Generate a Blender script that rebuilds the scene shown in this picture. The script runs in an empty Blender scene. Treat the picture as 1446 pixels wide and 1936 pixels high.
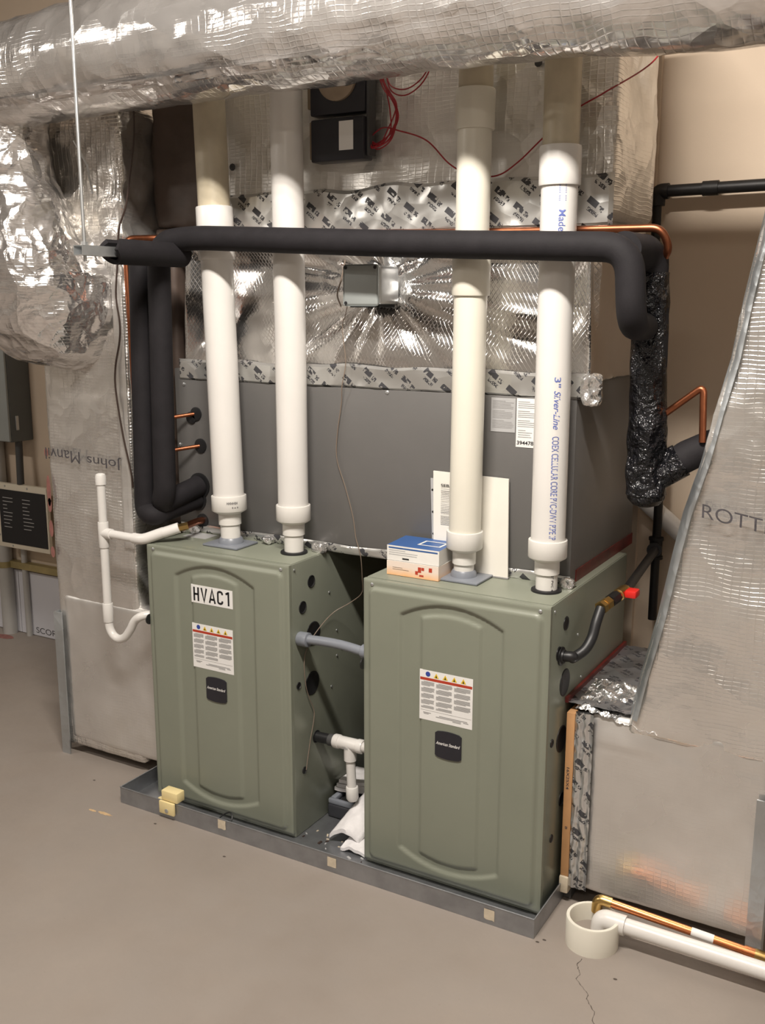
import bpy, bmesh, math, random
from mathutils import Vector, Matrix, noise
random.seed(7)
S = bpy.context.scene
COL = S.collection
PI = math.pi
# ------------------------------------------------------------------ camera, world, lights, exposure
cam_d = bpy.data.cameras.new('camera'); cam = bpy.data.objects.new('camera', cam_d); COL.objects.link(cam)
yaw, pitch, roll = 0.5242256, 0.2056269, 0.0015127
fw = Vector((-math.sin(yaw)*math.cos(pitch), math.cos(yaw)*math.cos(pitch), -math.sin(pitch)))
rt = Vector((math.cos(yaw), math.sin(yaw), 0)); up = rt.cross(fw)
r2 = math.cos(roll)*rt + math.sin(roll)*up; u2 = -math.sin(roll)*rt + math.cos(roll)*up
cam.matrix_world = Matrix(((r2.x, u2.x, -fw.x, 2.607625), (r2.y, u2.y, -fw.y, -2.738349), (r2.z, u2.z, -fw.z, 1.905386), (0, 0, 0, 1)))
cam_d.sensor_fit = 'VERTICAL'; cam_d.sensor_height = 36.0; cam_d.lens = 1903.22/1936*36
cam_d.clip_start = 0.05; cam_d.clip_end = 60
S.camera = cam
W = bpy.data.worlds.new('world'); S.world = W; W.use_nodes = True
W.node_tree.nodes['Background'].inputs[0].default_value = (1.0, 0.95, 0.9, 1)
W.node_tree.nodes['Background'].inputs[1].default_value = 0.02
def area(name, loc, sx, sy, watts, col, rx=0, ry=0):
    l = bpy.data.lights.new(name, 'AREA'); l.shape = 'RECTANGLE'; l.size = sx; l.size_y = sy
    l.energy = watts; l.color = col
    o = bpy.data.objects.new(name, l); COL.objects.link(o); o.location = loc; o.rotation_euler = (rx, ry, 0)
    return o
LAMPS = [((1.62, -1.62, 3.72), 1.2, 0.16, 150), ((-2.4, -2.9, 3.72), 1.2, 0.20, 62), ((2.6, -4.2, 3.72), 1.2, 0.20, 26)]
for i, (loc, sx, sy, wt) in enumerate(LAMPS):
    area('tube_light', loc, sx, sy, wt, (1.0, 0.93, 0.85), rx=math.radians(24) if i == 0 else 0)
S.view_settings.view_transform = 'Standard'; S.view_settings.look = 'None'
S.view_settings.gamma = 1.0; S.view_settings.use_curve_mapping = False
S.view_settings.exposure = 0.12

FZ = -0.02          # floor level
WY = 1.15           # back wall plane
# ------------------------------------------------------------------ helpers
ORG = {}
def vsub(o): return ORG.get(o.name, Vector((0, 0, 0)))
def tag(o, label=None, cat=None, group=None, kind=None):
    if label: o['label'] = label
    if cat: o['category'] = cat
    if group: o['group'] = group
    if kind: o['kind'] = kind
    return o
def thing(name, label, cat, loc=(0, 0, 0), group=None):
    o = bpy.data.objects.new(name, None); COL.objects.link(o); o.location = loc; o.empty_display_size = 0.05
    ORG[o.name] = Vector(loc)
    return tag(o, label, cat, group)
class MB:
    def __init__(s): s.v = []; s.f = []; s.m = []
    def add(s, vs, fs, mi=0):
        b = len(s.v); s.v += [Vector(v) for v in vs]
        for f in fs: s.f.append([b+i for i in f]); s.m.append(mi)
        return s
    def box(s, x0, x1, y0, y1, z0, z1, mi=0):
        return s.add([(x0,y0,z0),(x1,y0,z0),(x1,y1,z0),(x0,y1,z0),(x0,y0,z1),(x1,y0,z1),(x1,y1,z1),(x0,y1,z1)],
            [(3,2,1,0),(4,5,6,7),(0,1,5,4),(1,2,6,5),(2,3,7,6),(3,0,4,7)], mi)
    def obox(s, c, ax, ay, az, mi=0):          # oriented box: centre and three half-axis vectors
        c, ax, ay, az = Vector(c), Vector(ax), Vector(ay), Vector(az)
        vs = [c+sx*ax+sy*ay+sz*az for sz in (-1,1) for sx, sy in ((-1,-1),(1,-1),(1,1),(-1,1))]
        return s.add(vs, [(3,2,1,0),(4,5,6,7),(0,1,5,4),(1,2,6,5),(2,3,7,6),(3,0,4,7)], mi)
    def rbox(s, x0, x1, y0, y1, z0, z1, r=0.004, mi=0, seg=2):
        bm = bmesh.new(); bmesh.ops.create_cube(bm, size=1)
        for v in bm.verts: v.co = Vector(((x0+x1)/2+v.co.x*(x1-x0), (y0+y1)/2+v.co.y*(y1-y0), (z0+z1)/2+v.co.z*(z1-z0)))
        bmesh.ops.bevel(bm, geom=bm.edges[:], offset=r, segments=seg, profile=0.5, affect='EDGES')
        bm.verts.index_update()
        s.add([v.co.copy() for v in bm.verts], [[v.index for v in f.verts] for f in bm.faces], mi); bm.free(); return s
    def quad(s, a, b, c, d, mi=0): return s.add([a,b,c,d], [(0,1,2,3)], mi)
    def frames(s, pts):
        pts = [Vector(p) for p in pts]; out = []; n = None
        for i, p in enumerate(pts):
            t = (pts[min(i+1, len(pts)-1)]-pts[max(i-1, 0)]).normalized()
            if n is None:
                a = Vector((0,0,1)) if abs(t.z) < 0.9 else Vector((0,1,0))
                n = (a - t*a.dot(t)).normalized()
            else:
                n = (n - t*n.dot(t)).normalized()
            out.append((p, t, n, t.cross(n)))
        return out
    def tube(s, pts, r, seg=24, cap=True, mi=0, closed=False, disp=None):
        fr = s.frames(pts); vs = []; fs = []; N = len(fr)
        for i, (p, t, n, b) in enumerate(fr):
            rr = r[i] if isinstance(r, (list, tuple)) else r
            for k in range(seg):
                a = 2*PI*k/seg; d = math.cos(a)*n+math.sin(a)*b; q = p+rr*d
                if disp: q = q + d*disp(q, i/(N-1))
                vs.append(q)
        for i in range(N-1):
            for k in range(seg):
                k2 = (k+1) % seg; fs.append((i*seg+k, (i+1)*seg+k, (i+1)*seg+k2, i*seg+k2))
        if cap:
            fs.append(tuple(range(seg))); fs.append(tuple(reversed(range((N-1)*seg, N*seg))))
        return s.add(vs, [tuple(reversed(f)) for f in fs], mi)
    def lathe(s, o, d, prof, seg=32, mi=0, cap=True):   # profile [(along, radius)]
        o, d = Vector(o), Vector(d).normalized()
        a = Vector((0,0,1)) if abs(d.z) < 0.9 else Vector((0,1,0)); n = (a-d*a.dot(d)).normalized(); b = d.cross(n)
        vs = [o+d*h+(math.cos(2*PI*k/seg)*n+math.sin(2*PI*k/seg)*b)*r for h, r in prof for k in range(seg)]
        fs = []
        for i in range(len(prof)-1):
            for k in range(seg):
                k2 = (k+1) % seg; fs.append((i*seg+k, i*seg+k2, (i+1)*seg+k2, (i+1)*seg+k))
        if cap:
            fs.append(tuple(reversed(range(seg)))); fs.append(tuple(range((len(prof)-1)*seg, len(prof)*seg)))
        return s.add(vs, fs, mi)
    def prism(s, poly, y0, y1, mi=0):                   # poly in (x,z), extruded along y
        n = len(poly)
        vs = [(x, y0, z) for x, z in poly]+[(x, y1, z) for x, z in poly]
        fs = [tuple(range(n)), tuple(reversed(range(n, 2*n)))]+[(i, i+n, (i+1) % n+n, (i+1) % n) for i in range(n)]
        return s.add(vs, fs, mi)
    def grid(s, nu, nv, fn, mi=0):
        b = [fn(i/(nu-1), j/(nv-1)) for j in range(nv) for i in range(nu)]
        return s.add(b, [(j*nu+i, j*nu+i+1, (j+1)*nu+i+1, (j+1)*nu+i) for j in range(nv-1) for i in range(nu-1)], mi)
    def build(s, name, mat, parent=None, label=None, cat=None, group=None, kind=None, base=None, sharp=38, smooth=True):
        me = bpy.data.meshes.new(name)
        if parent is not None: off = vsub(parent)
        else:
            if base is None:
                xs = [v.x for v in s.v]; ys = [v.y for v in s.v]; zs = [v.z for v in s.v]
                base = ((min(xs)+max(xs))/2, (min(ys)+max(ys))/2, min(zs))
            off = Vector(base)
        me.from_pydata([tuple(v-off) for v in s.v], [], s.f)
        mats = mat if isinstance(mat, (list, tuple)) else [mat]
        for m in mats: me.materials.append(M[m] if isinstance(m, str) else m)
        if len(mats) > 1: me.polygons.foreach_set('material_index', s.m)
        me.update()
        bm = bmesh.new(); bm.from_mesh(me); bmesh.ops.recalc_face_normals(bm, faces=bm.faces); bm.to_mesh(me); bm.free()
        if smooth:
            me.polygons.foreach_set('use_smooth', [True]*len(me.polygons))
            me.set_sharp_from_angle(angle=math.radians(sharp))
        o = bpy.data.objects.new(name, me); COL.objects.link(o)
        if parent is not None: o.parent = parent; ORG[o.name] = off
        else: o.location = off; ORG[o.name] = off
        return tag(o, label, cat, group, kind)
def copy_tree(o, parent=None):
    c = o.copy(); COL.objects.link(c); c.parent = parent
    ORG[c.name] = ORG.get(o.name, Vector())
    for ch in o.children: copy_tree(ch, c)
    return c
def fillet(pts, rad, n=7):
    P = [Vector(p) for p in pts]; out = [P[0]]
    for i in range(1, len(P)-1):
        a, b, c = P[i-1], P[i], P[i+1]
        t = min(rad, (a-b).length*0.48, (c-b).length*0.48)
        p0 = b+(a-b).normalized()*t; p2 = b+(c-b).normalized()*t
        for k in range(n+1):
            q = k/n; out.append((1-q)**2*p0+2*q*(1-q)*b+q*q*p2)
    out.append(P[-1]); return out
def spline(pts, n=10):                                  # Catmull-Rom
    P = [Vector(p) for p in pts]; P = [2*P[0]-P[1]]+P+[2*P[-1]-P[-2]]; out = []
    for i in range(1, len(P)-2):
        for k in range(n):
            t = k/n; a, b, c, d = P[i-1], P[i], P[i+1], P[i+2]
            out.append(0.5*((2*b)+(c-a)*t+(2*a-5*b+4*c-d)*t*t+(3*b-a-3*c+d)*t**3))
    out.append(P[-2]); return out
def text_mesh(txt, size=1.0, bold=0.0, spacing=1.0, shear=0.0, width=None):
    c = bpy.data.curves.new('lettering', 'FONT'); c.body = txt; c.size = size; c.offset = bold; c.space_character = spacing; c.shear = shear
    o = bpy.data.objects.new('lettering', c); COL.objects.link(o)
    dg = bpy.context.evaluated_depsgraph_get(); me = bpy.data.meshes.new_from_object(o.evaluated_get(dg))
    vs = [v.co.copy() for v in me.vertices]; fs = [tuple(p.vertices) for p in me.polygons]
    bpy.data.objects.remove(o); bpy.data.curves.remove(c); bpy.data.meshes.remove(me)
    x0 = min(v.x for v in vs); x1 = max(v.x for v in vs); y0 = min(v.y for v in vs); y1 = max(v.y for v in vs)
    k = 1.0 if width is None else width/(x1-x0)
    return [Vector(((v.x-x0)*k, v.y-y0, 0)) for v in vs], fs, (x1-x0)*k, y1-y0
def letters(txt, mat, parent, o, ex, ey, height, width=None, bold=0.0, shear=0.0, name='lettering', spacing=1.0, warp=None):
    vs, fs, w, h = text_mesh(txt, 1.0, bold, spacing, shear)
    kx = (width/w) if width else height/h; ky = height/h
    o, ex, ey = Vector(o), Vector(ex), Vector(ey)
    mb = MB(); q = [o+ex*(v.x*kx)+ey*(v.y*ky) for v in vs]
    if warp: q = [warp(p) for p in q]
    mb.add(q, fs); return mb.build(name, mat, parent, smooth=False)

# ------------------------------------------------------------------ materials
M = {}
class NT:
    def __init__(s, name):
        s.mat = bpy.data.materials.new(name); s.mat.use_nodes = True; s.t = s.mat.node_tree; s.n = s.t.nodes; s.l = s.t.links
        s.b = s.n['Principled BSDF']; M[name] = s.mat; s._tc = None
    def tc(s, out='Object'):
        if s._tc is None: s._tc = s.n.new('ShaderNodeTexCoord')
        return s._tc.outputs[out]
    def lk(s, a, b): s.l.new(a, b)
    def mapping(s, src, scale=(1,1,1), rot=(0,0,0), loc=(0,0,0)):
        m = s.n.new('ShaderNodeMapping'); s.lk(src, m.inputs[0]); m.inputs['Scale'].default_value = scale
        m.inputs['Rotation'].default_value = rot; m.inputs['Location'].default_value = loc; return m.outputs[0]
    def noise(s, scale, detail=4, src=None, rough=0.55, dist=0.0):
        t = s.n.new('ShaderNodeTexNoise'); t.inputs['Scale'].default_value = scale; t.inputs['Detail'].default_value = detail
        t.inputs['Roughness'].default_value = rough; t.inputs['Distortion'].default_value = dist; s.lk(src or s.tc(), t.inputs['Vector']); return t.outputs['Fac']
    def vor(s, scale, src=None, feat='F1', out='Distance'):
        t = s.n.new('ShaderNodeTexVoronoi'); t.feature = feat; t.inputs['Scale'].default_value = scale; s.lk(src or s.tc(), t.inputs['Vector']); return t.outputs[out]
    def wave(s, scale, axis='X', src=None, dist=0.0):
        t = s.n.new('ShaderNodeTexWave'); t.bands_direction = axis; t.inputs['Scale'].default_value = scale; t.inputs['Distortion'].default_value = dist
        s.lk(src or s.tc(), t.inputs['Vector']); return t.outputs['Fac']
    def math(s, op, a, b=None, c=None):
        m = s.n.new('ShaderNodeMath'); m.operation = op
        for i, x in enumerate((a, b, c)):
            if x is None: continue
            if isinstance(x, (int, float)): m.inputs[i].default_value = x
            else: s.lk(x, m.inputs[i])
        return m.outputs[0]
    def ramp(s, fac, stops):
        r = s.n.new('ShaderNodeValToRGB'); s.lk(fac, r.inputs[0]); e = r.color_ramp.elements
        while len(e) < len(stops): e.new(0.5)
        for i, (p, c) in enumerate(stops): e[i].position = p; e[i].color = (*c, 1) if len(c) == 3 else c
        return r.outputs[0]
    def mix(s, fac, a, b):
        m = s.n.new('ShaderNodeMix'); m.data_type = 'RGBA'
        for x, i in ((fac, 0), (a, 6), (b, 7)):
            if isinstance(x, (int, float)): m.inputs[i].default_value = x
            elif isinstance(x, tuple): m.inputs[i].default_value = (*x, 1)
            else: s.lk(x, m.inputs[i])
        return m.outputs[2]
    def bump(s, h, strength=0.3, dist=0.01, prev=None):
        b = s.n.new('ShaderNodeBump'); b.inputs['Strength'].default_value = strength; b.inputs['Distance'].default_value = dist
        s.lk(h, b.inputs['Height'])
        if prev is not None: s.lk(prev, b.inputs['Normal'])
        return b.outputs[0]
    def set(s, col=None, rough=None, metal=None, normal=None, spec=None, coat=None):
        for k, x in (('Base Color', col), ('Roughness', rough), ('Metallic', metal), ('Normal', normal), ('Specular IOR Level', spec), ('Coat Weight', coat)):
            if x is None: continue
            if isinstance(x, tuple): s.b.inputs[k].default_value = (*x, 1)
            elif isinstance(x, (int, float)): s.b.inputs[k].default_value = x
            else: s.lk(x, s.b.inputs[k])
        return s
def plain(name, col, rough=0.5, metal=0.0, var=0.06, scale=9, bump=0.0, bscale=60, spec=None):
    m = NT(name); n = m.noise(scale)
    c = m.ramp(n, [(0.3, tuple(max(0, x*(1-var)) for x in col)), (0.7, tuple(min(1, x*(1+var)) for x in col))])
    m.set(c, rough, metal, spec=spec)
    if bump: m.set(normal=m.bump(m.noise(bscale, 3), bump, 0.003))
    return m
def foil(name, tint, rough, crink, big=14, scrim=0.0, diamond=False, stain=0.0, metal=0.85):
    m = NT(name); v = m.tc()
    def warp(amp, f):
        add = m.n.new('ShaderNodeVectorMath'); add.operation = 'MULTIPLY_ADD'
        comb = m.n.new('ShaderNodeCombineXYZ'); m.lk(m.noise(f, 2), comb.inputs[0]); m.lk(m.noise(f*.85, 2), comb.inputs[1]); m.lk(m.noise(f*1.2, 2), comb.inputs[2])
        m.lk(comb.outputs[0], add.inputs[0]); add.inputs[1].default_value = (amp,)*3; m.lk(v, add.inputs[2]); return add.outputs[0]
    wv = warp(0.14, 5.5); ws = warp(0.035, 4.0)
    h1 = m.vor(big, wv); h2 = m.vor(big*2.6, wv); h3 = m.noise(big*3.2, 2, wv)
    patch = m.ramp(m.noise(2.3, 2), [(0.42, (0.10,)*3), (0.66, (1,)*3)])
    h = m.math('ADD', m.math('MULTIPLY', h1, 0.8), m.math('ADD', m.math('MULTIPLY', m.math('MULTIPLY', h2, patch), 0.40), m.math('MULTIPLY', h3, 0.10)))
    nrm = m.bump(h, crink, 0.05)
    if scrim:
        if diamond:
            a = m.wave(26, 'X', m.mapping(ws, rot=(0, math.radians(32), 0))); b = m.wave(26, 'X', m.mapping(ws, rot=(0, math.radians(-32), 0)))
        else:
            a = m.wave(25, 'Z', ws); b = m.wave(13, 'X', ws)
        g = m.math('MULTIPLY', m.math('MAXIMUM', m.math('POWER', a, 12.0), m.math('POWER', b, 16.0)), m.ramp(m.noise(1.9, 2), [(0.40, (0.15,)*3), (0.60, (1,)*3)]))
        nrm = m.bump(g, scrim, 0.0022, nrm)
    rr = m.ramp(m.noise(3.0, 3), [(0.35, (rough*0.7,)*3), (0.68, (min(1, rough*1.5),)*3)])
    c = m.ramp(m.noise(3.1, 4), [(0.3, tuple(x*0.86 for x in tint)), (0.65, tint)])
    if stain: c = m.mix(m.math('MULTIPLY', m.ramp(m.noise(2.2, 5), [(0.55, (0,)*3), (0.7, (1,)*3)]), stain), c, (0.60, 0.54, 0.42))
    m.set(c, rr, metal, nrm); return m
foil('foil_crumpled', (0.86, 0.84, 0.83), 0.16, 0.70, 7, 0.2, metal=0.92)
foil('foil_jacket', (0.85, 0.83, 0.80), 0.22, 0.34, 6, 0.45, stain=0.35, metal=0.82)
foil('foil_smooth', (0.80, 0.78, 0.755), 0.34, 0.10, 5, 0.16, stain=0.2, metal=0.78)
foil('foil_plenum', (0.88, 0.86, 0.84), 0.13, 0.13, 5, 0.22, True, metal=0.94)
foil('foil_trunk', (0.85, 0.83, 0.81), 0.18, 0.34, 6, 0.35, metal=0.82)
foil('foil_backing', (0.82, 0.80, 0.76), 0.42, 0.42, 7, 0.6, metal=0.70)
foil('foil_scrap', (0.86, 0.85, 0.84), 0.16, 0.9, 18)
foil('metal_bead', (0.55, 0.58, 0.60), 0.42, 0.12, 20, metal=0.9)
def tape_mat(name, base, ax='xz', crink=0.25, s=1.0):
    m = NT(name); v = m.tc(); sep = m.n.new('ShaderNodeSeparateXYZ'); m.lk(v, sep.inputs[0])
    ix = {'x': 0, 'y': 1, 'z': 2}
    a = sep.outputs[ix[ax[0]]]; b = sep.outputs[ix[ax[1]]]
    th = math.radians(38); ca, sa = math.cos(th), math.sin(th)
    u = m.math('ADD', m.math('MULTIPLY', a, ca), m.math('MULTIPLY', b, -sa)); w = m.math('ADD', m.math('MULTIPLY', a, sa), m.math('MULTIPLY', b, ca))
    # rows of slanted two-line logos
    w2 = m.math('DIVIDE', w, 0.074*s); row = m.math('FLOOR', w2); fw_ = m.math('FRACT', w2)
    uu = m.math('ADD', m.math('DIVIDE', u, 0.080*s), m.math('MULTIPLY', row, 0.37)); fu = m.math('FRACT', uu)
    def band(x, lo, hi): return m.math('MULTIPLY', m.math('GREATER_THAN', x, lo), m.math('LESS_THAN', x, hi))
    k1 = m.math('MULTIPLY', band(fu, 0.12, 0.58), band(fw_, 0.42, 0.68))
    k2 = m.math('MULTIPLY', m.math('MULTIPLY', band(fu, 0.30, 0.80), band(fw_, 0.16, 0.32)), m.math('GREATER_THAN', m.noise(260, 1), 0.45))
    k3 = m.math('MULTIPLY', band(fu, 0.66, 0.86), m.math('MULTIPLY', band(fw_, 0.42, 0.62), m.math('GREATER_THAN', m.noise(200, 1), 0.42)))
    k = m.math('MAXIMUM', k1, m.math('MAXIMUM', k2, k3))
    k = m.math('MULTIPLY', k, m.math('GREATER_THAN', m.noise(70, 2), 0.40))
    inv = m.math('SUBTRACT', 1.0, k)
    c = m.mix(k, base, (0.05, 0.05, 0.055))
    nrm = m.bump(m.vor(11), crink, 0.03)
    m.set(c, 0.34, m.math('MULTIPLY', inv, 0.85), nrm); return m
tape_mat('printed_tape', (0.74, 0.74, 0.72))
tape_mat('printed_tape_top', (0.50, 0.50, 0.52), 'xy', 0.6)
tape_mat('printed_tape_side', (0.70, 0.70, 0.70), 'xz', 0.5, 0.85)
# concrete
m = NT('concrete'); n1 = m.noise(1.1, 6); n2 = m.noise(7, 6); n3 = m.noise(60, 4)
c = m.ramp(n1, [(0.3, (0.235, 0.200, 0.172)), (0.7, (0.305, 0.262, 0.226))]); c = m.mix(m.ramp(n2, [(0.35, (0,)*3), (0.75, (0.5,)*3)]), c, (0.26, 0.230, 0.204))
c = m.mix(m.ramp(n3, [(0.68, (0,)*3), (0.8, (0.35,)*3)]), c, (0.17, 0.145, 0.125))
m.set(c, m.ramp(n2, [(0.3, (0.55,)*3), (0.7, (0.75,)*3)]), 0, m.bump(m.math('ADD', n3, m.math('MULTIPLY', n2, 2.0)), 0.12, 0.004))
def wallmat(name, col):
    m = NT(name); c = m.ramp(m.noise(2.0, 4), [(0.3, tuple(x*0.93 for x in col)), (0.7, col)])
    m.set(c, 0.85, 0, m.bump(m.noise(180, 3), 0.12, 0.002))
wallmat('drywall_tan', (0.60, 0.49, 0.38)); wallmat('room_wall', (0.40, 0.37, 0.335)); wallmat('ceiling_paint', (0.36, 0.335, 0.31)); wallmat('foam_board', (0.60, 0.60, 0.64))
plain('green_paint', (0.215, 0.228, 0.180), 0.38, 0.0, 0.03, 4, 0.08, 500)
plain('green_side', (0.215, 0.228, 0.182), 0.30, 0.25, 0.05, 4, 0.05, 300)
plain('grey_paint', (0.165, 0.160, 0.155), 0.42, 0.3, 0.04, 3, 0.06, 300)
plain('pvc_white', (0.70, 0.68, 0.65), 0.30, 0, 0.03, 5)
plain('pvc_cream', (0.71, 0.68, 0.59), 0.32, 0, 0.03, 5)
plain('pvc_yellowed', (0.50, 0.44, 0.325), 0.42, 0, 0.18, 7)
plain('pvc_fitting', (0.70, 0.68, 0.64), 0.30, 0, 0.02, 5)
plain('foam_black', (0.015, 0.0135, 0.0155), 0.75, 0, 0.15, 20, 0.15, 160, spec=0.25)
m = plain('tape_black', (0.008, 0.008, 0.010), 0.20, 0, 0.2, 12); m.set(normal=m.bump(m.math('ADD', m.vor(11, m.mapping(m.tc(), (1, 1, .6), (0, .5, 0))), m.math('MULTIPLY', m.noise(30, 3), 0.9)), 0.95, 0.05))
plain('rubber', (0.012, 0.012, 0.013), 0.45, 0, 0.1)
plain('iron_black', (0.014, 0.013, 0.013), 0.5, 0.4, 0.2, 30, 0.1)
plain('copper', (0.72, 0.27, 0.11), 0.28, 1.0, 0.18, 8)
plain('copper_dark', (0.36, 0.13, 0.065), 0.40, 1.0, 0.35, 9)
plain('brass', (0.62, 0.42, 0.16), 0.3, 1.0, 0.15)
plain('galvanized', (0.36, 0.37, 0.39), 0.42, 0.85, 0.14, 14, 0.05, 90)
plain('zinc', (0.60, 0.62, 0.63), 0.38, 0.9, 0.08, 20)
plain('grey_plastic', (0.20, 0.215, 0.245), 0.35, 0, 0.05)
plain('dark_void', (0.006, 0.006, 0.006), 0.9)
plain('black_plastic', (0.016, 0.016, 0.022), 0.35, 0, 0.1)
plain('clear_amber', (0.30, 0.23, 0.16), 0.2, 0, 0.2)
plain('label_white', (0.78, 0.77, 0.75), 0.5, 0, 0.02)
plain('label_grey', (0.42, 0.42, 0.42), 0.5, 0, 0.04)
plain('ink_grey', (0.30, 0.295, 0.29), 0.6, 0, 0.1)
plain('ink_black', (0.012, 0.012, 0.014), 0.5)
plain('ink_faded', (0.06, 0.055, 0.06), 0.6, 0, 0.3, 60)
plain('ink_blue', (0.12, 0.16, 0.42), 0.5)
plain('red_bar', (0.42, 0.045, 0.02), 0.45)
plain('sign_blue', (0.03, 0.06, 0.30), 0.45)
plain('sign_yellow', (0.75, 0.50, 0.03), 0.45)
plain('wire_red', (0.30, 0.012, 0.02), 0.4)
plain('wire_brown', (0.045, 0.028, 0.022), 0.5)
plain('wire_beige', (0.20, 0.155, 0.12), 0.5)
plain('yellow_plastic', (0.80, 0.66, 0.34), 0.45, 0, 0.04)
plain('masking_tape', (0.58, 0.50, 0.38), 0.7, 0, 0.12, 40)
plain('towel', (0.74, 0.72, 0.72), 0.95, 0, 0.06, 30, 0.4, 260)
plain('paper', (0.76, 0.73, 0.66), 0.8, 0, 0.03)
plain('carton_blue', (0.035, 0.10, 0.28), 0.45)
plain('carton_white', (0.74, 0.72, 0.68), 0.5)
m = NT('carton_orange'); sp = m.n.new('ShaderNodeSeparateXYZ'); m.lk(m.tc(), sp.inputs[0])
m.set(m.mix(m.ramp(m.math('ADD', m.math('MULTIPLY', sp.outputs[2], 18.0), m.math('MULTIPLY', m.noise(14, 2), 0.4)), [(0.1, (0.0,)*3), (0.75, (1,)*3)]), (0.80, 0.42, 0.16), (0.76, 0.64, 0.55)), 0.5)
plain('cardboard', (0.50, 0.27, 0.12), 0.75, 0, 0.1, 12)
plain('red_film', (0.10, 0.012, 0.010), 0.4, 0, 0.4, 12)
plain('red_handle', (0.62, 0.02, 0.015), 0.35)
plain('panel_grey', (0.32, 0.345, 0.34), 0.5, 0.1, 0.03)
plain('panel_dark', (0.12, 0.13, 0.13), 0.5, 0.1, 0.03)
plain('panel_cream', (0.70, 0.64, 0.52), 0.5, 0, 0.03)
plain('conduit_grey', (0.42, 0.41, 0.39), 0.5, 0.2, 0.05)
plain('strut_gold', (0.40, 0.33, 0.16), 0.4, 0.6, 0.2)
plain('red_mark', (0.24, 0.10, 0.085), 0.7, 0, 0.2, 30)
plain('pump_grey', (0.035, 0.036, 0.042), 0.35)
plain('cabinet_dark', (0.055, 0.055, 0.055), 0.6)
plain('kraft_brown', (0.085, 0.060, 0.048), 0.55, 0.0, 0.25, 6, 0.2, 40)  # dark brown that paints the shade between left duct and plenum
plain('crack_dark', (0.07, 0.055, 0.045), 0.9)
plain('stain_orange', (0.52, 0.36, 0.20), 0.8, 0, 0.2, 40)
m = NT('lamp_diffuser'); m.set((0.9, 0.9, 0.9), 0.5); m.b.inputs['Emission Color'].default_value = (1, 0.87, 0.74, 1); m.b.inputs['Emission Strength'].default_value = 4.0

# ------------------------------------------------------------------ foil geometry
def cr(P, seed, a):                                     # smooth pillow + ridged folds + fine crumple
    q = P+Vector((seed*3.1, seed*1.7, -seed*2.3))
    return a*(0.9*noise.noise(q*2.6)+0.75*(0.45-abs(noise.noise(q*6.5)))+0.34*(0.4-abs(noise.noise(q*15)))+0.16*noise.noise(q*34))
def foil_hexa(mb, C, step, r, disp, skip=()):           # hexahedron from 8 corners (000,100,110,010,001,101,111,011): rounded, crumpled shell
    C = [Vector(c) for c in C]
    def tri(u, v, w):
        return (C[0]*(1-u)*(1-v)*(1-w)+C[1]*u*(1-v)*(1-w)+C[2]*u*v*(1-w)+C[3]*(1-u)*v*(1-w)+C[4]*(1-u)*(1-v)*w+C[5]*u*(1-v)*w+C[6]*u*v*w+C[7]*(1-u)*v*w)
    Lx = (C[1]-C[0]).length; Ly = (C[3]-C[0]).length; Lz = (C[4]-C[0]).length
    L = (Lx, Ly, Lz); N = [max(2, int(l/step)) for l in L]; key = {}; vs = []; fs = []
    ax = ((C[1]-C[0]).normalized(), (C[3]-C[0]).normalized(), (C[4]-C[0]).normalized())
    def vert(t):
        k = tuple(round(x, 5) for x in t)
        if k in key: return key[k]
        d = Vector((0, 0, 0)); c = []
        for i in range(3):
            e = r/L[i]; x = t[i]; xi = min(max(x, e), 1-e); c.append(xi); d += ax[i]*((x-xi)*L[i])
        if d.length > 1e-9: dn = d.normalized()
        else: dn = Vector((0, 0, 0))
        P = tri(*c)+dn*r
        if dn.length == 0: P = tri(*t)
        P = P+dn*disp(P)
        key[k] = len(vs); vs.append(P); return key[k]
    for i in range(3):
        j, k = (i+1) % 3, (i+2) % 3
        for side in (0, 1):
            if (i, side) in skip: continue
            for a in range(N[j]):
                for b in range(N[k]):
                    q = []
                    for da, db in ((0,0),(1,0),(1,1),(0,1)):
                        t = [0, 0, 0]; t[i] = side; t[j] = (a+da)/N[j]; t[k] = (b+db)/N[k]; q.append(vert(t))
                    fs.append(q if side else q[::-1])
    return mb.add(vs, fs)
def cuboid(x0, x1, y0, y1, z0, z1): return [(x0,y0,z0),(x1,y0,z0),(x1,y1,z0),(x0,y1,z0),(x0,y0,z1),(x1,y0,z1),(x1,y1,z1),(x0,y1,z1)]
def band(mb, x0, x1, z0, z1, y, nx, nz, seed, amp=0.003, ragged=0.0, thick=0.004):   # tape strip on a front face, with edges turned back
    def fn(u, v):
        x = x0+u*(x1-x0); rg = ragged*noise.noise(Vector((x*6, seed, 0)))
        z = z0+v*(z1-z0)+(rg if v > 0.5 else rg*0.3)
        e = 0.0 if 0 < v < 1 and 0 < u < 1 else thick
        return Vector((x, y+e-(amp*noise.noise(Vector((x*9, seed, z*14)))+amp*0.6*noise.noise(Vector((x*30, seed, z*30))) if e == 0 else 0), z))
    return mb.grid(nx, nz, fn)

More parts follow.
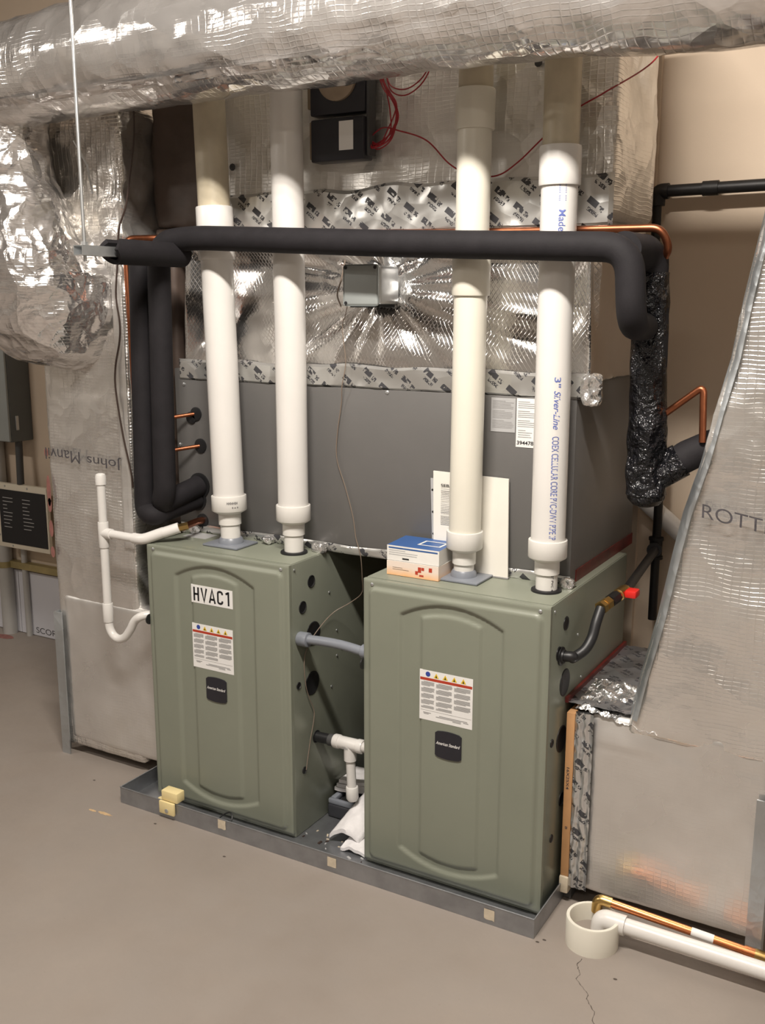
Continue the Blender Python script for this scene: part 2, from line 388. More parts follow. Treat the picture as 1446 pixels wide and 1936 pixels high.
# ------------------------------------------------------------------ room
def slab(name, mat, *b):
    return MB().box(*b).build(name, mat, kind='structure', smooth=False)
floor = slab('floor', 'concrete', -4.2, 4.2, -5.2, WY+0.1, FZ-0.1, FZ)
slab('wall_back', 'drywall_tan', -4.2, 4.2, WY, WY+0.1, FZ, 3.9)
slab('wall_left', 'room_wall', -4.3, -4.2, -5.2, WY, FZ, 3.9)
slab('wall_right', 'room_wall', 4.2, 4.3, -5.2, WY, FZ, 3.9)
slab('wall_front', 'room_wall', -4.2, 4.2, -5.3, -5.2, FZ, 3.9)
slab('ceiling', 'ceiling_paint', -4.3, 4.3, -5.3, WY+0.1, 3.9, 4.0)
slab('trim_1', 'drywall_tan', 0.9, 1.535, WY-0.025, WY, FZ, 3.9)
# crack in the slab
mb = MB(); pts = [(1.786,-0.118),(1.783,-0.15),(1.795,-0.175),(1.806,-0.194),(1.800,-0.212),(1.822,-0.235),(1.852,-0.262),(1.858,-0.285),(1.868,-0.300),(1.892,-0.325),(1.900,-0.36),(1.93,-0.40),(1.95,-0.47),(2.0,-0.55)]
pp = []
for i in range(len(pts)-1):
    for k in range(4):
        t = k/4; pp.append((pts[i][0]*(1-t)+pts[i+1][0]*t+random.uniform(-.002,.002), pts[i][1]*(1-t)+pts[i+1][1]*t+random.uniform(-.002,.002)))
for a, b in zip(pp[:-1], pp[1:]):
    w1 = random.uniform(.0005, .0015); w2 = random.uniform(.0005, .0015)
    mb.quad((a[0]-w1, a[1], FZ+.0006), (a[0]+w1, a[1], FZ+.0006), (b[0]+w2, b[1], FZ+.0006), (b[0]-w2, b[1], FZ+.0006))
crk = mb.build('crack', 'crack_dark', floor, smooth=False)
mb = MB(); pts = [(1.675,0.16),(1.69,0.13),(1.685,0.10),(1.70,0.07)]
for a, b in zip(pts[:-1], pts[1:]): mb.quad((a[0]-.001, a[1], FZ+.0006), (a[0]+.001, a[1], FZ+.0006), (b[0]+.001, b[1], FZ+.0006), (b[0]-.001, b[1], FZ+.0006))
mb.build('crack', 'crack_dark', floor, smooth=False)
def blot(name, cx, cy, rx, ry, mat, seed):
    mb = MB(); n = 26
    vs = [(cx+rx*math.cos(2*PI*k/n)*(1+.5*noise.noise(Vector((k*.7, seed, 0)))), cy+ry*math.sin(2*PI*k/n)*(1+.5*noise.noise(Vector((k*.7, seed, 5)))), FZ+.0006) for k in range(n)]
    mb.add(vs, [tuple(range(n))]).build(name, mat, floor, smooth=False)
blot('rust_stain', -0.09, -0.20, .035, .008, 'stain_orange', 1); blot('rust_stain', -0.15, -0.205, .018, .006, 'stain_orange', 2)
for k, (x, y) in enumerate([(1.64,-.11),(1.655,-.09),(0.13,-.16),(-.15,-.04),(-.33,-.02),(0.5,-.21),(1.9,-.16)]): blot('speck', x, y, .006, .004, 'crack_dark', k+9)

# ceiling lamps out of frame; the one behind the viewer is added fill
for i, (loc, sx, sy, wt) in enumerate(LAMPS):
    L = thing('ceiling_light', ['strip ceiling light in front of the two furnaces', 'strip ceiling light over the left of the room', 'strip ceiling light behind the viewer'][i], 'ceiling light', (loc[0], loc[1], 3.9), 'strip ceiling lights')
    MB().rbox(loc[0]-sx/2-.03, loc[0]+sx/2+.03, loc[1]-sy/2-.02, loc[1]+sy/2+.02, loc[2]+.06, 3.899, .006).build('housing', 'panel_cream', L)
    th = math.radians(24) if i == 0 else 0.0
    MB().obox((loc[0], loc[1]-.022*math.sin(th), loc[2]+.022*math.cos(th)+.004), (sx/2, 0, 0), (0, sy/2*math.cos(th), sy/2*math.sin(th)), (0, -.016*math.sin(th), .016*math.cos(th))).build('diffuser', 'lamp_diffuser', L, smooth=False)

# ------------------------------------------------------------------ drip pan
PX0, PX1, PY0, PY1, PZ = -0.10, 1.625, -0.103, 0.78, 0.046
pan = thing('drip_pan', 'wide galvanized steel drip pan on the floor under both furnaces', 'drip pan', (0.76, 0.34, FZ))
t = .0025
MB().box(PX0, PX1, PY0, PY1, FZ+.0005, FZ+.005).build('pan_floor', 'galvanized', pan, smooth=False)
for n, b in (('front', (PX0, PX1, PY0, PY0+t)), ('back', (PX0, PX1, PY1-t, PY1)), ('left', (PX0, PX0+t, PY0+t, PY1-t)), ('right', (PX1-t, PX1, PY0+t, PY1-t))):
    mb = MB().box(*b, FZ+.005, PZ)
    if n == 'front': mb.tube([(PX0, PY0+.001, PZ), (PX1, PY0+.001, PZ)], .0028, 8)
    if n == 'left': mb.tube([(PX0+.001, PY0, PZ), (PX0+.001, PY1, PZ)], .0028, 8)
    if n == 'right': mb.tube([(PX1-.001, PY0, PZ), (PX1-.001, PY1, PZ)], .0028, 8)
    mb.build('rim', 'galvanized', pan)
for x, z in ((.405, .026), (.885, .018), (1.475, .014)):
    def fn(u, v, x=x, z=z): return Vector((x-.018+.036*u, PY0-.0012-.0008*noise.noise(Vector((x+u*4, v*4, 0))), z-.017+.036*v+.004*noise.noise(Vector((u*5, x, 0)))*(1 if v < .1 else 0)))
    MB().grid(6, 6, fn).build('tape_patch', 'masking_tape', pan)
fsw = thing('float_switch', 'pale yellow plastic float switch clipped on the drip pan rim', 'float switch', (.15, PY0, .0))
MB().rbox(.112, .185, PY0-.014, PY0-.003, .002, .052, .003).build('clip_plate', 'yellow_plastic', fsw)
MB().rbox(.117, .195, PY0-.004, PY0+.040, .051, .092, .004).build('housing', 'yellow_plastic', fsw)
MB().lathe((.150, PY0-.013, .018), (0, -1, 0), [(0, .008), (.003, .008), (.004, .006)], 16).build('screw', 'zinc', fsw)
MB().rbox(.086, .112, PY0+.008, PY0+.026, .030, .046, .003).build('wire_tab', 'yellow_plastic', fsw)

# ------------------------------------------------------------------ furnaces
FW, FD, FH, FB = 0.653, 0.767, 1.016, -0.0145
def sm(x, w): x = max(-1.0, min(1.0, x/w)); return 0.5+0.75*x-0.25*x**3 if True else 0
def door_h(x, z):
    def rr(x, z, cx, cz, hx, hz, r):                    # rounded box distance, >0 inside
        qx = abs(x-cx)-hx+r; qz = abs(z-cz)-hz+r
        return -(math.hypot(max(qx, 0), max(qz, 0))+min(max(qx, qz), 0)-r)
    h = 0.010*sm(rr(x, z, .3265, .505, .300, .484, .022), .006)
    cx = x-.326
    zt = .968-1.55*cx*cx; zb = .048+1.45*cx*cx
    d = min(.180-abs(cx), zt-z, z-zb); h -= 0.0085*sm(d, .006)
    zt = .936-1.6*cx*cx; zb = .078+1.6*cx*cx
    d = min(.104-abs(cx), zt-z, z-zb); h += 0.0070*sm(d, .006)
    return h
def furnace(ox, label):
    f = thing('furnace', label, 'furnace', (ox+FW/2, FD/2, FB), 'pair of gas furnaces in the drip pan')
    MB().rbox(ox, ox+FW, 0.016, FD, FB, FH, .004).build('cabinet', 'green_side', f)
    MB().rbox(ox+.004, ox+FW-.004, .02, FD-.004, FH-.001, FH+.002, .0008).build('top_plate', 'green_paint', f)
    nx, nz = 120, 180; z0, z1 = 0.006, FH
    mb = MB()
    mb.grid(nx, nz, lambda u, v: Vector((ox+.001+u*(FW-.002), -.002-door_h(u*FW, z0+v*(z1-z0)) if 0 < u < 1 and 0 < v < 1 else .001, z0+v*(z1-z0))))
    x0, x1 = ox+.001, ox+FW-.001
    for a, b in (((x0, z0), (x1, z0)), ((x1, z0), (x1, z1)), ((x1, z1), (x0, z1)), ((x0, z1), (x0, z0))):
        mb.quad((a[0], .001, a[1]), (b[0], .001, b[1]), (b[0], .017, b[1]), (a[0], .017, a[1]))
    door = mb.build('door', 'green_paint', f, sharp=60)
    for x, z in ((.035, 1.0), (.62, 1.0)):
        MB().lathe((ox+x, -.001, z), (0, -1, 0), [(0, .006), (.003, .006), (.005, .003)], 12).build('screw', 'zinc', door)
    # warning label
    lx0, lx1, lz0, lz1 = ox+.219, ox+.408, .576, .746; ly = -.0112
    lab = MB().box(lx0, lx1, ly, ly+.002, lz0, lz1).build('warning_label', 'label_white', f, label='white safety label with red bar', smooth=False)
    y = ly-.0004
    def R(mat, x0, x1, z0, z1, nm='print'): return MB().quad((x0, y, z0), (x1, y, z0), (x1, y, z1), (x0, y, z1)).build(nm, mat, lab, smooth=False)
    R('red_bar', lx0+.002, lx1-.002, lz1-.034, lz1-.025, 'red_bar')
    MB().lathe((lx0+.030, y+.0002, lz1-.0125), (0, -1, 0), [(0, .0085), (.0003, .0085)], 20).build('round_symbol', 'sign_blue', lab)
    for k in range(4):
        cx = lx0+.060+k*.032
        MB().add([(cx-.0095, y, lz1-.022), (cx+.0095, y, lz1-.022), (cx, y, lz1-.005)], [(0, 1, 2)]).build('warning_triangle', 'sign_yellow', lab, smooth=False)
        MB().add([(cx-.0032, y-.0003, lz1-.0205), (cx+.0032, y-.0003, lz1-.0205), (cx, y-.0003, lz1-.011)], [(0, 1, 2)]).build('warning_mark', 'ink_black', lab, smooth=False)
    mb = MB(); rnd = random.Random(3)
    for c0, c1 in ((.006, .054), (.060, .118), (.124, .183)):
        z = lz1-.040; g = 0
        while z > lz0+.040+(.01 if c0 > .1 else 0):
            w = c1-c0-(rnd.uniform(.006, .022) if g % 5 == 4 else rnd.uniform(0, .003))
            ind = .008 if g % 5 == 0 else 0
            mb.quad((lx0+c0+ind, y, z), (lx0+c0+w, y, z), (lx0+c0+w, y, z+.0021), (lx0+c0+ind, y, z+.0021))
            z -= .0033 if g % 5 != 4 else .0075; g += 1
    for z, a, b in ((lz0+.033, .004, .185), (lz0+.024, .014, .042), (lz0+.020, .016, .034), (lz0+.020, .072, .172), (lz0+.0155, .060, .150), (lz0+.0155, .158, .176), (lz0+.011, .120, .150)):
        mb.quad((lx0+a, y, z), (lx0+b, y, z), (lx0+b, y, z+(.0026 if z != lz0+.033 else .0009)), (lx0+a, y, z+(.0026 if z != lz0+.033 else .0009)))
    mb.build('fine_print', 'ink_grey', lab, smooth=False)
    # brand badge
    bx, bz, hw, hh = ox+.3255, .503, .047, .042
    poly = []
    for k in range(13): q = -1+2*k/12; poly.append((bx+q*hw, bz+hh+.0055*(1-q*q)-(.004 if abs(q) == 1 else 0)))
    for k in range(13): q = 1-2*k/12; poly.append((bx+q*hw, bz-hh-.0055*(1-q*q)+(.004 if abs(q) == 1 else 0)))
    bad = MB().prism(poly, -.0145, -.007).build('brand_badge', 'black_plastic', f, label='dark badge with silver script')
    letters('American Standard', 'label_white', bad, (bx-.043, -.0149, bz-.001), (1, 0, 0), (0, 0, 1), .011, .086, .012, .35)
    # knock-outs on the right side, alike on both cabinets
    X = ox+FW
    for y_, z_, r_ in ((.134, .930, .021), (.078, .848, .021), (.143, .733, .041), (.046, .565, .0125), (.132, .547, .041), (.155, .329, .022), (.074, .228, .0125)):
        pl = MB().lathe((X-.001, y_, z_), (1, 0, 0), [(0, r_*1.08), (.003, r_*1.08), (.004, r_), (.0015, r_*.86)], 28).build('knockout_plug', 'rubber', f)
    MB().lathe((ox+.001, .0, .72), (-1, 0, 0), [(0, .02), (.004, .02), (.005, .017)], 20).build('knockout_plug', 'rubber', f)
    for y_, z_ in ((.03, .995), (.25, .86), (.30, .70), (.30, .60), (.33, .62), (.26, .49), (.27, .27)):
        MB().lathe((X, y_, z_), (1, 0, 0), [(0, .005), (.002, .005), (.004, .002)], 10).build('screw', 'zinc', f)
    return f
F1 = furnace(0.0, 'sage green gas furnace with the black and white HVAC1 sign')
F2x = 0.952
F2 = copy_tree(F1); F2.location.x += F2x
F2['label'] = 'sage green gas furnace with two small cartons on top, nearer the right duct'
ORG[F2.name] = Vector(F2.location)
sign = MB().box(.221, .412, -.0112, -.0080, .826, .894).build('unit_sign', 'label_white', F1, label='white sign reading HVAC1', smooth=False)
def strokes(nm, par, x0, w, segs, th=.0078, z0=.834, h=.052, y=-.0116):
    mb = MB()
    for pl in segs:
        P = [Vector((x0+a*w, 0, z0+b*h)) for a, b in pl]; Lp = []; Rp = []
        for i, p in enumerate(P):
            d0 = (P[i]-P[i-1]).normalized() if i else (P[1]-P[0]).normalized(); d1 = (P[i+1]-P[i]).normalized() if i < len(P)-1 else d0
            t = (d0+d1).normalized(); nn = Vector((-t.z, 0, t.x))*th/2/max(.5, t.dot(d1)); Lp.append(p+nn); Rp.append(p-nn)
        n = len(P); vs = [Vector((p.x, y, p.z+(p.x-.30)*.012)) for p in Lp+Rp]
        mb.add(vs, [(i, i+1, n+i+1, n+i) for i in range(n-1)])
    return mb.build(nm, 'ink_black', par, smooth=False)
bar = [(0.13, 0), (0.13, 1)]
arcC = [(1-.13, .72)]+[(.5+.37*math.cos(math.radians(a)), .80+.13*math.sin(math.radians(a))) for a in range(0, 181, 30)]+[(.5+.37*math.cos(math.radians(a)), .20+.13*math.sin(math.radians(a))) for a in range(180, 361, 30)]+[(1-.13, .28)]
strokes('letter', sign, .231, .027, [[(.15, 0), (.15, 1)], [(.85, 0), (.85, 1)], [(.15, .5), (.85, .5)]])
strokes('letter', sign, .266, .030, [[(.10, 1), (.5, .03), (.90, 1)]])
strokes('letter', sign, .304, .030, [[(.08, 0), (.5, .97), (.92, 0)], [(.25, .27), (.75, .27)]])
strokes('letter', sign, .342, .027, [arcC])
strokes('letter', sign, .380, .022, [[(.62, 0), (.62, 1)], [(.55, .93), (.05, .82)]])
MB().box(.04, .15, .16, .235, FH+.002, FH+.003).build('top_sticker', 'label_grey', F1, smooth=False)
MB().box(F2x+.05, F2x+.13, .12, .21, FH+.002, FH+.003).build('top_sticker', 'label_white', F2, smooth=False)

# ------------------------------------------------------------------ cooling coil cabinet
CX0, CX1, CY0, CY1, CZ0, CZ1 = -.050, 1.572, .25, .925, FH+.002, 1.655
coil = thing('coil_cabinet', 'long grey metal cooling coil cabinet lying across both furnaces', 'coil cabinet', ((CX0+CX1)/2, .59, CZ0))
MB().rbox(CX0, CX1, CY0, CY1, CZ0, CZ1, .004).build('casing', 'grey_paint', coil)
MB().rbox(CX0+.02, 1.515, CY0-.004, CY0+.002, CZ0+.03, 1.613, .002).build('access_panel', 'grey_paint', coil)
mb = MB(); band(mb, CX0+.01, CX1+.002, CZ0, 1.050, CY0-.010, 120, 6, 4, .003, .006); mb.build('bottom_tape', 'printed_tape', coil, label='printed foil tape')
mb = MB().box(CX1-.001, CX1+.003, CY0+.05, CY1, CZ0, CZ0+.040); mb.build('side_film', 'red_film', coil, label='dark red film strip', smooth=False)
for x, z in ((.18, 1.575), (.52, 1.597), (.90, 1.604), (1.22, 1.60), (.0, 1.595), (1.53, 1.30), (1.54, 1.56), (-.03, 1.36)):
    MB().lathe((x, CY0-.003, z), (0, -1, 0), [(0, .007), (.003, .007), (.005, .004)], 10).build('screw', 'zinc', coil)
def plate(parent, nm, mat, x0, x1, z0, z1, y, th=.001): return MB().box(x0, x1, y, y+th, z0, z1).build(nm, mat, parent, smooth=False)
def lines(parent, x0, x1, z0, z1, y, step, h, mat='ink_grey', seed=1, gap=5):
    rnd = random.Random(seed); mb = MB(); z = z1-step; g = 0
    while z > z0:
        w = (x1-x0)*(1 if g % gap else .6)*rnd.uniform(.85, 1)
        mb.quad((x0, y, z), (x0+w, y, z), (x0+w, y, z+h), (x0, y, z+h)); z -= step if (g+1) % gap else step*1.8; g += 1
    if len(mb.f) < 4:
        for k in range(len(mb.f)): o = MB().add(mb.v[4*k:4*k+4], [(0, 1, 2, 3)]).build('fine_print', mat, parent, smooth=False)
        return o
    return mb.build('fine_print', mat, parent, smooth=False)
l1 = plate(coil, 'rating_label', 'label_grey', 1.287, 1.371, 1.497, 1.606, CY0-.0055)
lines(l1, 1.292, 1.366, 1.502, 1.600, CY0-.006, .0046, .0018, 'ink_grey', 2, 6)
l2 = plate(coil, 'rating_label', 'label_white', 1.375, 1.455, 1.452, 1.608, CY0-.0055)
lines(l2, 1.380, 1.450, 1.512, 1.602, CY0-.006, .0062, .0020, 'ink_grey', 5, 4); lines(l2, 1.382, 1.430, 1.482, 1.512, CY0-.006, .007, .0020, 'ink_grey', 8, 5)
letters('394478', 'ink_black', l2, (1.379, -.0002+CY0-.006, 1.460), (1, 0, 0), (0, 0, 1), .0125, .056, .02)
for k, (x, w_) in enumerate(((.635, .05), (.40, .04), (1.575, .035), (.03, .05))):
    mb = MB(); foil_hexa(mb, cuboid(x-w_/2, x+w_/2, .205, .249, FH+.003, FH+.030), .005, .010, lambda P: cr(P*3, 8+k, .014)); mb.build('foil_tuck', 'foil_scrap', coil, sharp=80)
# tube stubs and grommets at its left
for x, z, r_, xx in ((.056, 1.484, .026, .030), (.073, 1.362, .028, None), (.070, 1.066, .028, None), (.060, 1.205, .050, None), (.045, 1.150, .046, None)):
    MB().lathe((x, CY0-.003, z), (0, -1, 0), [(0, r_), (.006, r_), (.008, r_*.7)], 28).build('grommet', 'rubber', coil)
MB().lathe((.032, CY0-.003, 1.468), (0, -1, 0), [(0, .024), (.006, .024), (.008, .02)], 24).build('grommet', 'rubber', coil)
for x, z in ((.052, 1.484), (.073, 1.362)):
    p0 = Vector((x, CY0, z)); p1 = Vector((x-.112, .112, z-.02))
    st = MB().tube([p0, p1], .0075, 14).build('refrigerant_stub', 'copper_dark', coil)
    d = (p1-p0).normalized()
    MB().lathe(p1-d*.05, d, [(0, .0088), (.046, .0088), (.052, .006)], 14).build('stub_cap', 'copper', st)

# ------------------------------------------------------------------ supply plenum over the coil
plen = thing('supply_plenum', 'foil wrapped supply plenum standing on the grey coil cabinet', 'air duct', (.78, .55, CZ1))
BOX = Vector((.86, .25, 1.955))
def dpl(P):
    a = cr(P, 3.0, .006)
    if P.y < .32:
        dx, dz = P.x-BOX.x, (P.z-BOX.z)*1.25; r_ = math.hypot(dx, dz); th = math.atan2(dz, dx)
        f = max(0, 1-r_/1.0)**.7*min(1, r_/.12); c, s_ = math.cos(th), math.sin(th)
        a += f*(.055*(0.40-abs(noise.noise(Vector((c*2.7, s_*2.7, 2.0+r_*.6)))))+.022*(.4-abs(noise.noise(Vector((c*6.5, s_*6.5, 7.0+r_))))))
        a += .022*noise.noise(Vector((P.x*4.5, 9.0, P.z*5.5)))
        a -= .085*max(0, min(1, (P.z-1.72)/.40))+.010
        edge = min(P.x+.02, 1.60-P.x, P.z-1.66, 2.13-P.z); a *= .25+.75*max(0, min(1, edge/.10))
        a = min(a, .030)
    return a
MB_ = MB(); foil_hexa(MB_, cuboid(-.02, 1.603, .262, .82, CZ1+.001, 2.16), .0125, .02, dpl); MB_.build('lower_jacket', 'foil_plenum', plen, sharp=80)
MB_ = MB(); foil_hexa(MB_, cuboid(.135, 1.655, .256, .70, 2.15, 2.95), .018, .03, lambda P: cr(P, 5.0, .012)-.008); MB_.build('upper_jacket', 'foil_backing', plen, sharp=80)
mb = MB(); band(mb, -.025, 1.612, 1.612, 1.692, .240, 150, 10, 2, .004, .012, .012); mb.build('seam_tape', 'printed_tape', plen, label='printed foil tape')
mb = MB(); band(mb, .14, 1.655, 2.125, 2.280, .241, 150, 14, 6, .006, .014, .016); mb.build('seam_tape', 'printed_tape', plen, label='printed foil tape')
mb = MB(); foil_hexa(mb, cuboid(1.59, 1.640, .232, .285, 1.60, 1.685), .005, .015, lambda P: cr(P*3, 8, .016)); mb.build('corner_scrap', 'foil_scrap', plen, sharp=80)
for x, z in ((.26, 2.375), (1.41, 2.60)):
    MB().lathe((x, .250, z), (0, -1, 0), [(0, .013), (.004, .011), (.007, .006)], 9).build('pin_cap', 'cabinet_dark', plen)
# junction box on the plenum
jb = thing('junction_box', 'square pale grey metal box mounted on the foil plenum', 'junction box', (.85, .25, 1.89))
MB().rbox(.792, .922, .160, .290, 1.897, 2.022, .012, seg=3).build('box_body', 'zinc', jb)
MB().rbox(.785, .918, .150, .162, 1.892, 2.026, .010, seg=3).build('cover', 'panel_grey', jb)
for x, z in ((.796, 1.902), (.908, 2.016), (.796, 2.016)): MB().lathe((x, .150, z), (0, -1, 0), [(0, .006), (.003, .005)], 10).build('screw', 'ink_black', jb)
MB().box(.80, .915, .17, .27, 1.888, 1.898).build('open_bottom', 'dark_void', jb, smooth=False)
# control unit with round dial
zc = thing('zone_control', 'black control unit with a round dial and white sticker on the plenum', 'controller', (.73, .25, 2.35))
MB().rbox(.640, .845, .185, .246, 2.358, 2.492, .006).build('housing', 'black_plastic', zc)
MB().rbox(.632, .845, .195, .246, 2.505, 2.70, .006).build('gauge_housing', 'black_plastic', zc)
MB().lathe((.742, .196, 2.615), (0, -1, 0), [(0, .072), (.012, .072), (.022, .060), (.026, .02)], 36).build('dial', 'clear_amber', zc)
MB().box(.752, .806, .1835, .1855, 2.390, 2.480).build('sticker', 'label_white', zc, smooth=False)
MB().rbox(.622, .640, .205, .246, 2.37, 2.49, .004).build('side_clip', 'clear_amber', zc)
MB().rbox(.615, .634, .205, .246, 2.53, 2.66, .004).build('side_clip', 'clear_amber', zc)
MB().rbox(.845, .857, .2, .246, 2.37, 2.69, .004).build('side_rail', 'cabinet_dark', zc)

def wire(name, pts, r, mat, label, cat='wire', group=None, parent=None, n=10):
    mb = MB().tube(spline(pts, n), r, 8)
    return mb.build(name, mat, parent, label if parent is None else None, cat if parent is None else None, group)
# red wires
rw = thing('red_wire_bundle', 'loose coil of red wires hanging beside the black control unit', 'wire', (.86, .23, 2.38))
rnd = random.Random(5)
for k in range(7):
    j = lambda s=.012: rnd.uniform(-s, s)
    wire('strand', [(.846, .225, 2.395+.008*k), (.875+j(), .215+j(.008), 2.40+j()), (.925+j(), .210, 2.43+j()), (.945+j(.016), .21, 2.50+j()), (.915+j(), .215, 2.56+j()), (.885+j(), .22, 2.62), (.87+j(), .225, 2.70)], .0022, 'wire_red', '', parent=rw)
for k in range(2):
    wire('strand', [(.905, .22, 2.62), (.93, .215, 2.575-.014*k), (.985, .21, 2.560-.018*k), (1.04+.004*k, .21, 2.585-.012*k), (1.075+.006*k, .22, 2.64)], .0022, 'wire_red', '', parent=rw)
wire('red_wire', [(.846, .225, 2.43), (.90, .214, 2.452), (.955, .216, 2.44), (1.05, .228, 2.405), (1.13, .232, 2.33), (1.20, .234, 2.295), (1.29, .234, 2.285), (1.36, .234, 2.32), (1.44, .234, 2.385), (1.54, .23, 2.455), (1.62, .225, 2.49), (1.70, .42, 2.60), (1.74, .48, 2.70)], .0024, 'wire_red', 'single red wire sagging behind the vent pipes towards the right wall')
# brown thermostat wire beside the left duct
wire('thermostat_wire', [(-.052, .098, 2.62), (-.060, .098, 2.48), (-.085, .097, 2.36), (-.11, .095, 2.25), (-.15, .094, 2.165), (-.165, .094, 2.05), (-.182, .094, 1.93), (-.170, .094, 1.83), (-.176, .094, 1.76), (-.204, .094, 1.66), (-.208, .094, 1.57), (-.182, .094, 1.40), (-.150, .094, 1.26), (-.15, .10, 1.2)], .0036, 'wire_brown', 'thin brown wire running down the left foil duct')
wire('control_wire', [(.79, .17, 1.895), (.762, .20, 1.86), (.735, .225, 1.83), (.738, .225, 1.78), (.745, .228, 1.70), (.732, .224, 1.62), (.722, .235, 1.56), (.702, .238, 1.45), (.700, .238, 1.36), (.735, .238, 1.26), (.765, .238, 1.16), (.78, .235, 1.08), (.80, .233, 1.02), (.790, .26, .93), (.770, .29, .865), (.72, .29, .82), (.672, .25, .785), (.664, .16, .745), (.660, .10, .70), (.660, .074, .65), (.662, .078, .56), (.662, .10, .50), (.662, .13, .43), (.662, .10, .33), (.660, .076, .23)], .0017, 'wire_beige', 'thin brown wire hanging from the junction box down to the HVAC1 furnace')
wire('white_wire', [(.735, .245, 2.045), (.725, .235, 1.98), (.712, .23, 1.93), (.728, .228, 1.89)], .0028, 'wire_beige', 'short beige wire loop left of the junction box')
wire('hanging_wire', [(-.30, .035, 1.02-.34), (-.03, .10, .66), (-.035, .098, .50), (-.06, .096, .42)][1:], .003, 'wire_beige', 'short beige wire hanging against the left duct beside the furnace')

# ------------------------------------------------------------------ overhead trunk duct
trunk = thing('overhead_duct', 'large round foil wrapped duct crossing overhead in front of the pipes', 'air duct', (.8, -.10, 2.52))
path = [(-2.6+i*5.4/170, -.10, 2.698-.012*max(0, -2.6+i*5.4/170-1.2)) for i in range(171)]
def dtr(q, u):
    a = cr(q, 1.0, .016)
    a += .010*(.4-abs(noise.noise(Vector((q.x*5.5, q.y*1.2, q.z*1.2)))))
    if q.z < 2.63: a += .018*noise.noise(Vector((q.x*1.2, 4, 0)))-(.03 if q.x > 1.7 else 0)*min(1, max(0, (q.x-1.7)*3))*-.6
    return a
MB().tube(path, .168, 84, disp=dtr).build('insulation_jacket', 'foil_trunk', trunk, sharp=80)
# long overlap seam along the underside of the jacket
mb = MB(); mb.grid(150, 5, lambda u, v: Vector((-1.6+u*2.75, -.10-.180*math.cos(.70+.16*v)-.010, 2.698-.180*math.sin(.70+.16*v)-.006))+Vector((0, -1, -1))*.006*noise.noise(Vector((u*22, v*2, 3))))
mb.build('overlap_seam', 'foil_crumpled', trunk, sharp=80)

# ------------------------------------------------------------------ left return duct
ld = thing('return_duct', 'foil wrapped square return duct standing left of the HVAC1 furnace', 'air duct', (-.42, .42, FZ), 'foil wrapped return ducts')
def dl(P):
    a = cr(P, 2.0, .009 if P.z > 1.2 else .006)
    if P.z > 1.6:
        k = min(1, (P.z-1.6)/.25); a += k*(.030*(.40-abs(noise.noise(Vector((P.x*5, P.y*5, P.z*7.5+3)))))+.012*(.4-abs(noise.noise(P*13)))-.012)
    return a
mb = MB(); foil_hexa(mb, [(-.640, .125, .02), (-.185, .125, .02), (-.185, .78, .02), (-.640, .78, .02), (-.640, .125, 2.62), (-.160, .125, 2.62), (-.160, .78, 2.62), (-.640, .78, 2.62)], .0145, .022, dl)
mb.build('drop_jacket', 'foil_jacket', ld, sharp=80)
mb = MB(); foil_hexa(mb, cuboid(-.60, -.012, .120, .70, .053, .70), .014, .02, lambda P: cr(P, 4.0, .004)); mb.build('inlet_jacket', 'foil_smooth', ld, sharp=80)
mb = MB(); foil_hexa(mb, cuboid(-.045, -.004, .105, .16, .055, .69), .006, .01, lambda P: cr(P*3, 8, .010)); mb.build('seam_tape', 'printed_tape_side', ld, sharp=80, label='crumpled printed foil tape')
MB().box(-.646, -.600, .104, .110, FZ, .62).box(-.646, -.640, .110, .15, FZ, .62).build('corner_bead', 'metal_bead', ld, label='grey metal corner strip')
mb = MB(); band(mb, -.222, -.170, .95, 2.0, .106, 8, 90, 9, .003, 0, .006); mb.build('corner_strip', 'foil_smooth', ld, sharp=80)
letters('Johns', 'ink_faded', ld, (-.205, .1005, 1.312), (-1, 0, 0.03), (0, 0, -1), .050, .185)
letters('Manvil', 'ink_faded', ld, (-.430, .1005, 1.318), (-1, 0, 0.03), (0, 0, -1), .048, .195)
for k, (z, h) in enumerate(((.98, .06), (1.08, .05), (1.14, .11), (1.30, .03), (.88, .04))):
    mb = MB(); n = 18
    mb.add([(-.633+.012*math.cos(2*PI*i/n)*(1+.4*noise.noise(Vector((i, k, 0)))), .112, z+h*.6*math.sin(2*PI*i/n)) for i in range(n)], [tuple(range(n))]).build('red_smudge', 'red_mark', ld, smooth=False)
# elbow bulging out at its upper left
def de(q, u):
    return cr(q, 6.0, .020)+.016*(.4-abs(noise.noise(Vector((q.x*3, q.y*4, q.z*7)))))
pth = spline([(-.56, -.06, 2.66), (-.56, -.05, 2.45), (-.55, -.04, 2.25), (-.54, -.02, 2.05), (-.52, .04, 1.93), (-.48, .16, 1.90), (-.44, .30, 1.92)], 12)
rad = [.165+.085*max(0, min(1, (i/(len(pth)-1)-.25)/.3)) for i in range(len(pth))]
MB().tube(pth, rad, 64, disp=de).build('elbow_jacket', 'foil_crumpled', ld, sharp=80)
mb = MB().tube([(-.30, .04, 2.48), (-.30, .10, 2.40), (-.29, .11, 2.30)], .004, 6); mb.build('wrap_cord', 'zinc', ld)

kp = thing('insulation_batt', 'dark brown kraft faced insulation filling the gap between left duct and plenum', 'insulation', (-.05, .45, 1.03))  # added block, its dark colour stands in for the shade in this gap
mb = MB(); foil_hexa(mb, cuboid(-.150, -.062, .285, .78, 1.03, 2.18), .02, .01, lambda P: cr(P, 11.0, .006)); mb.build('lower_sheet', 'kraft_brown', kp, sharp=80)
mb = MB(); foil_hexa(mb, cuboid(-.150, .115, .300, .72, 2.185, 2.80), .02, .01, lambda P: cr(P, 12.0, .022)); mb.build('upper_sheet', 'kraft_brown', kp, sharp=80)
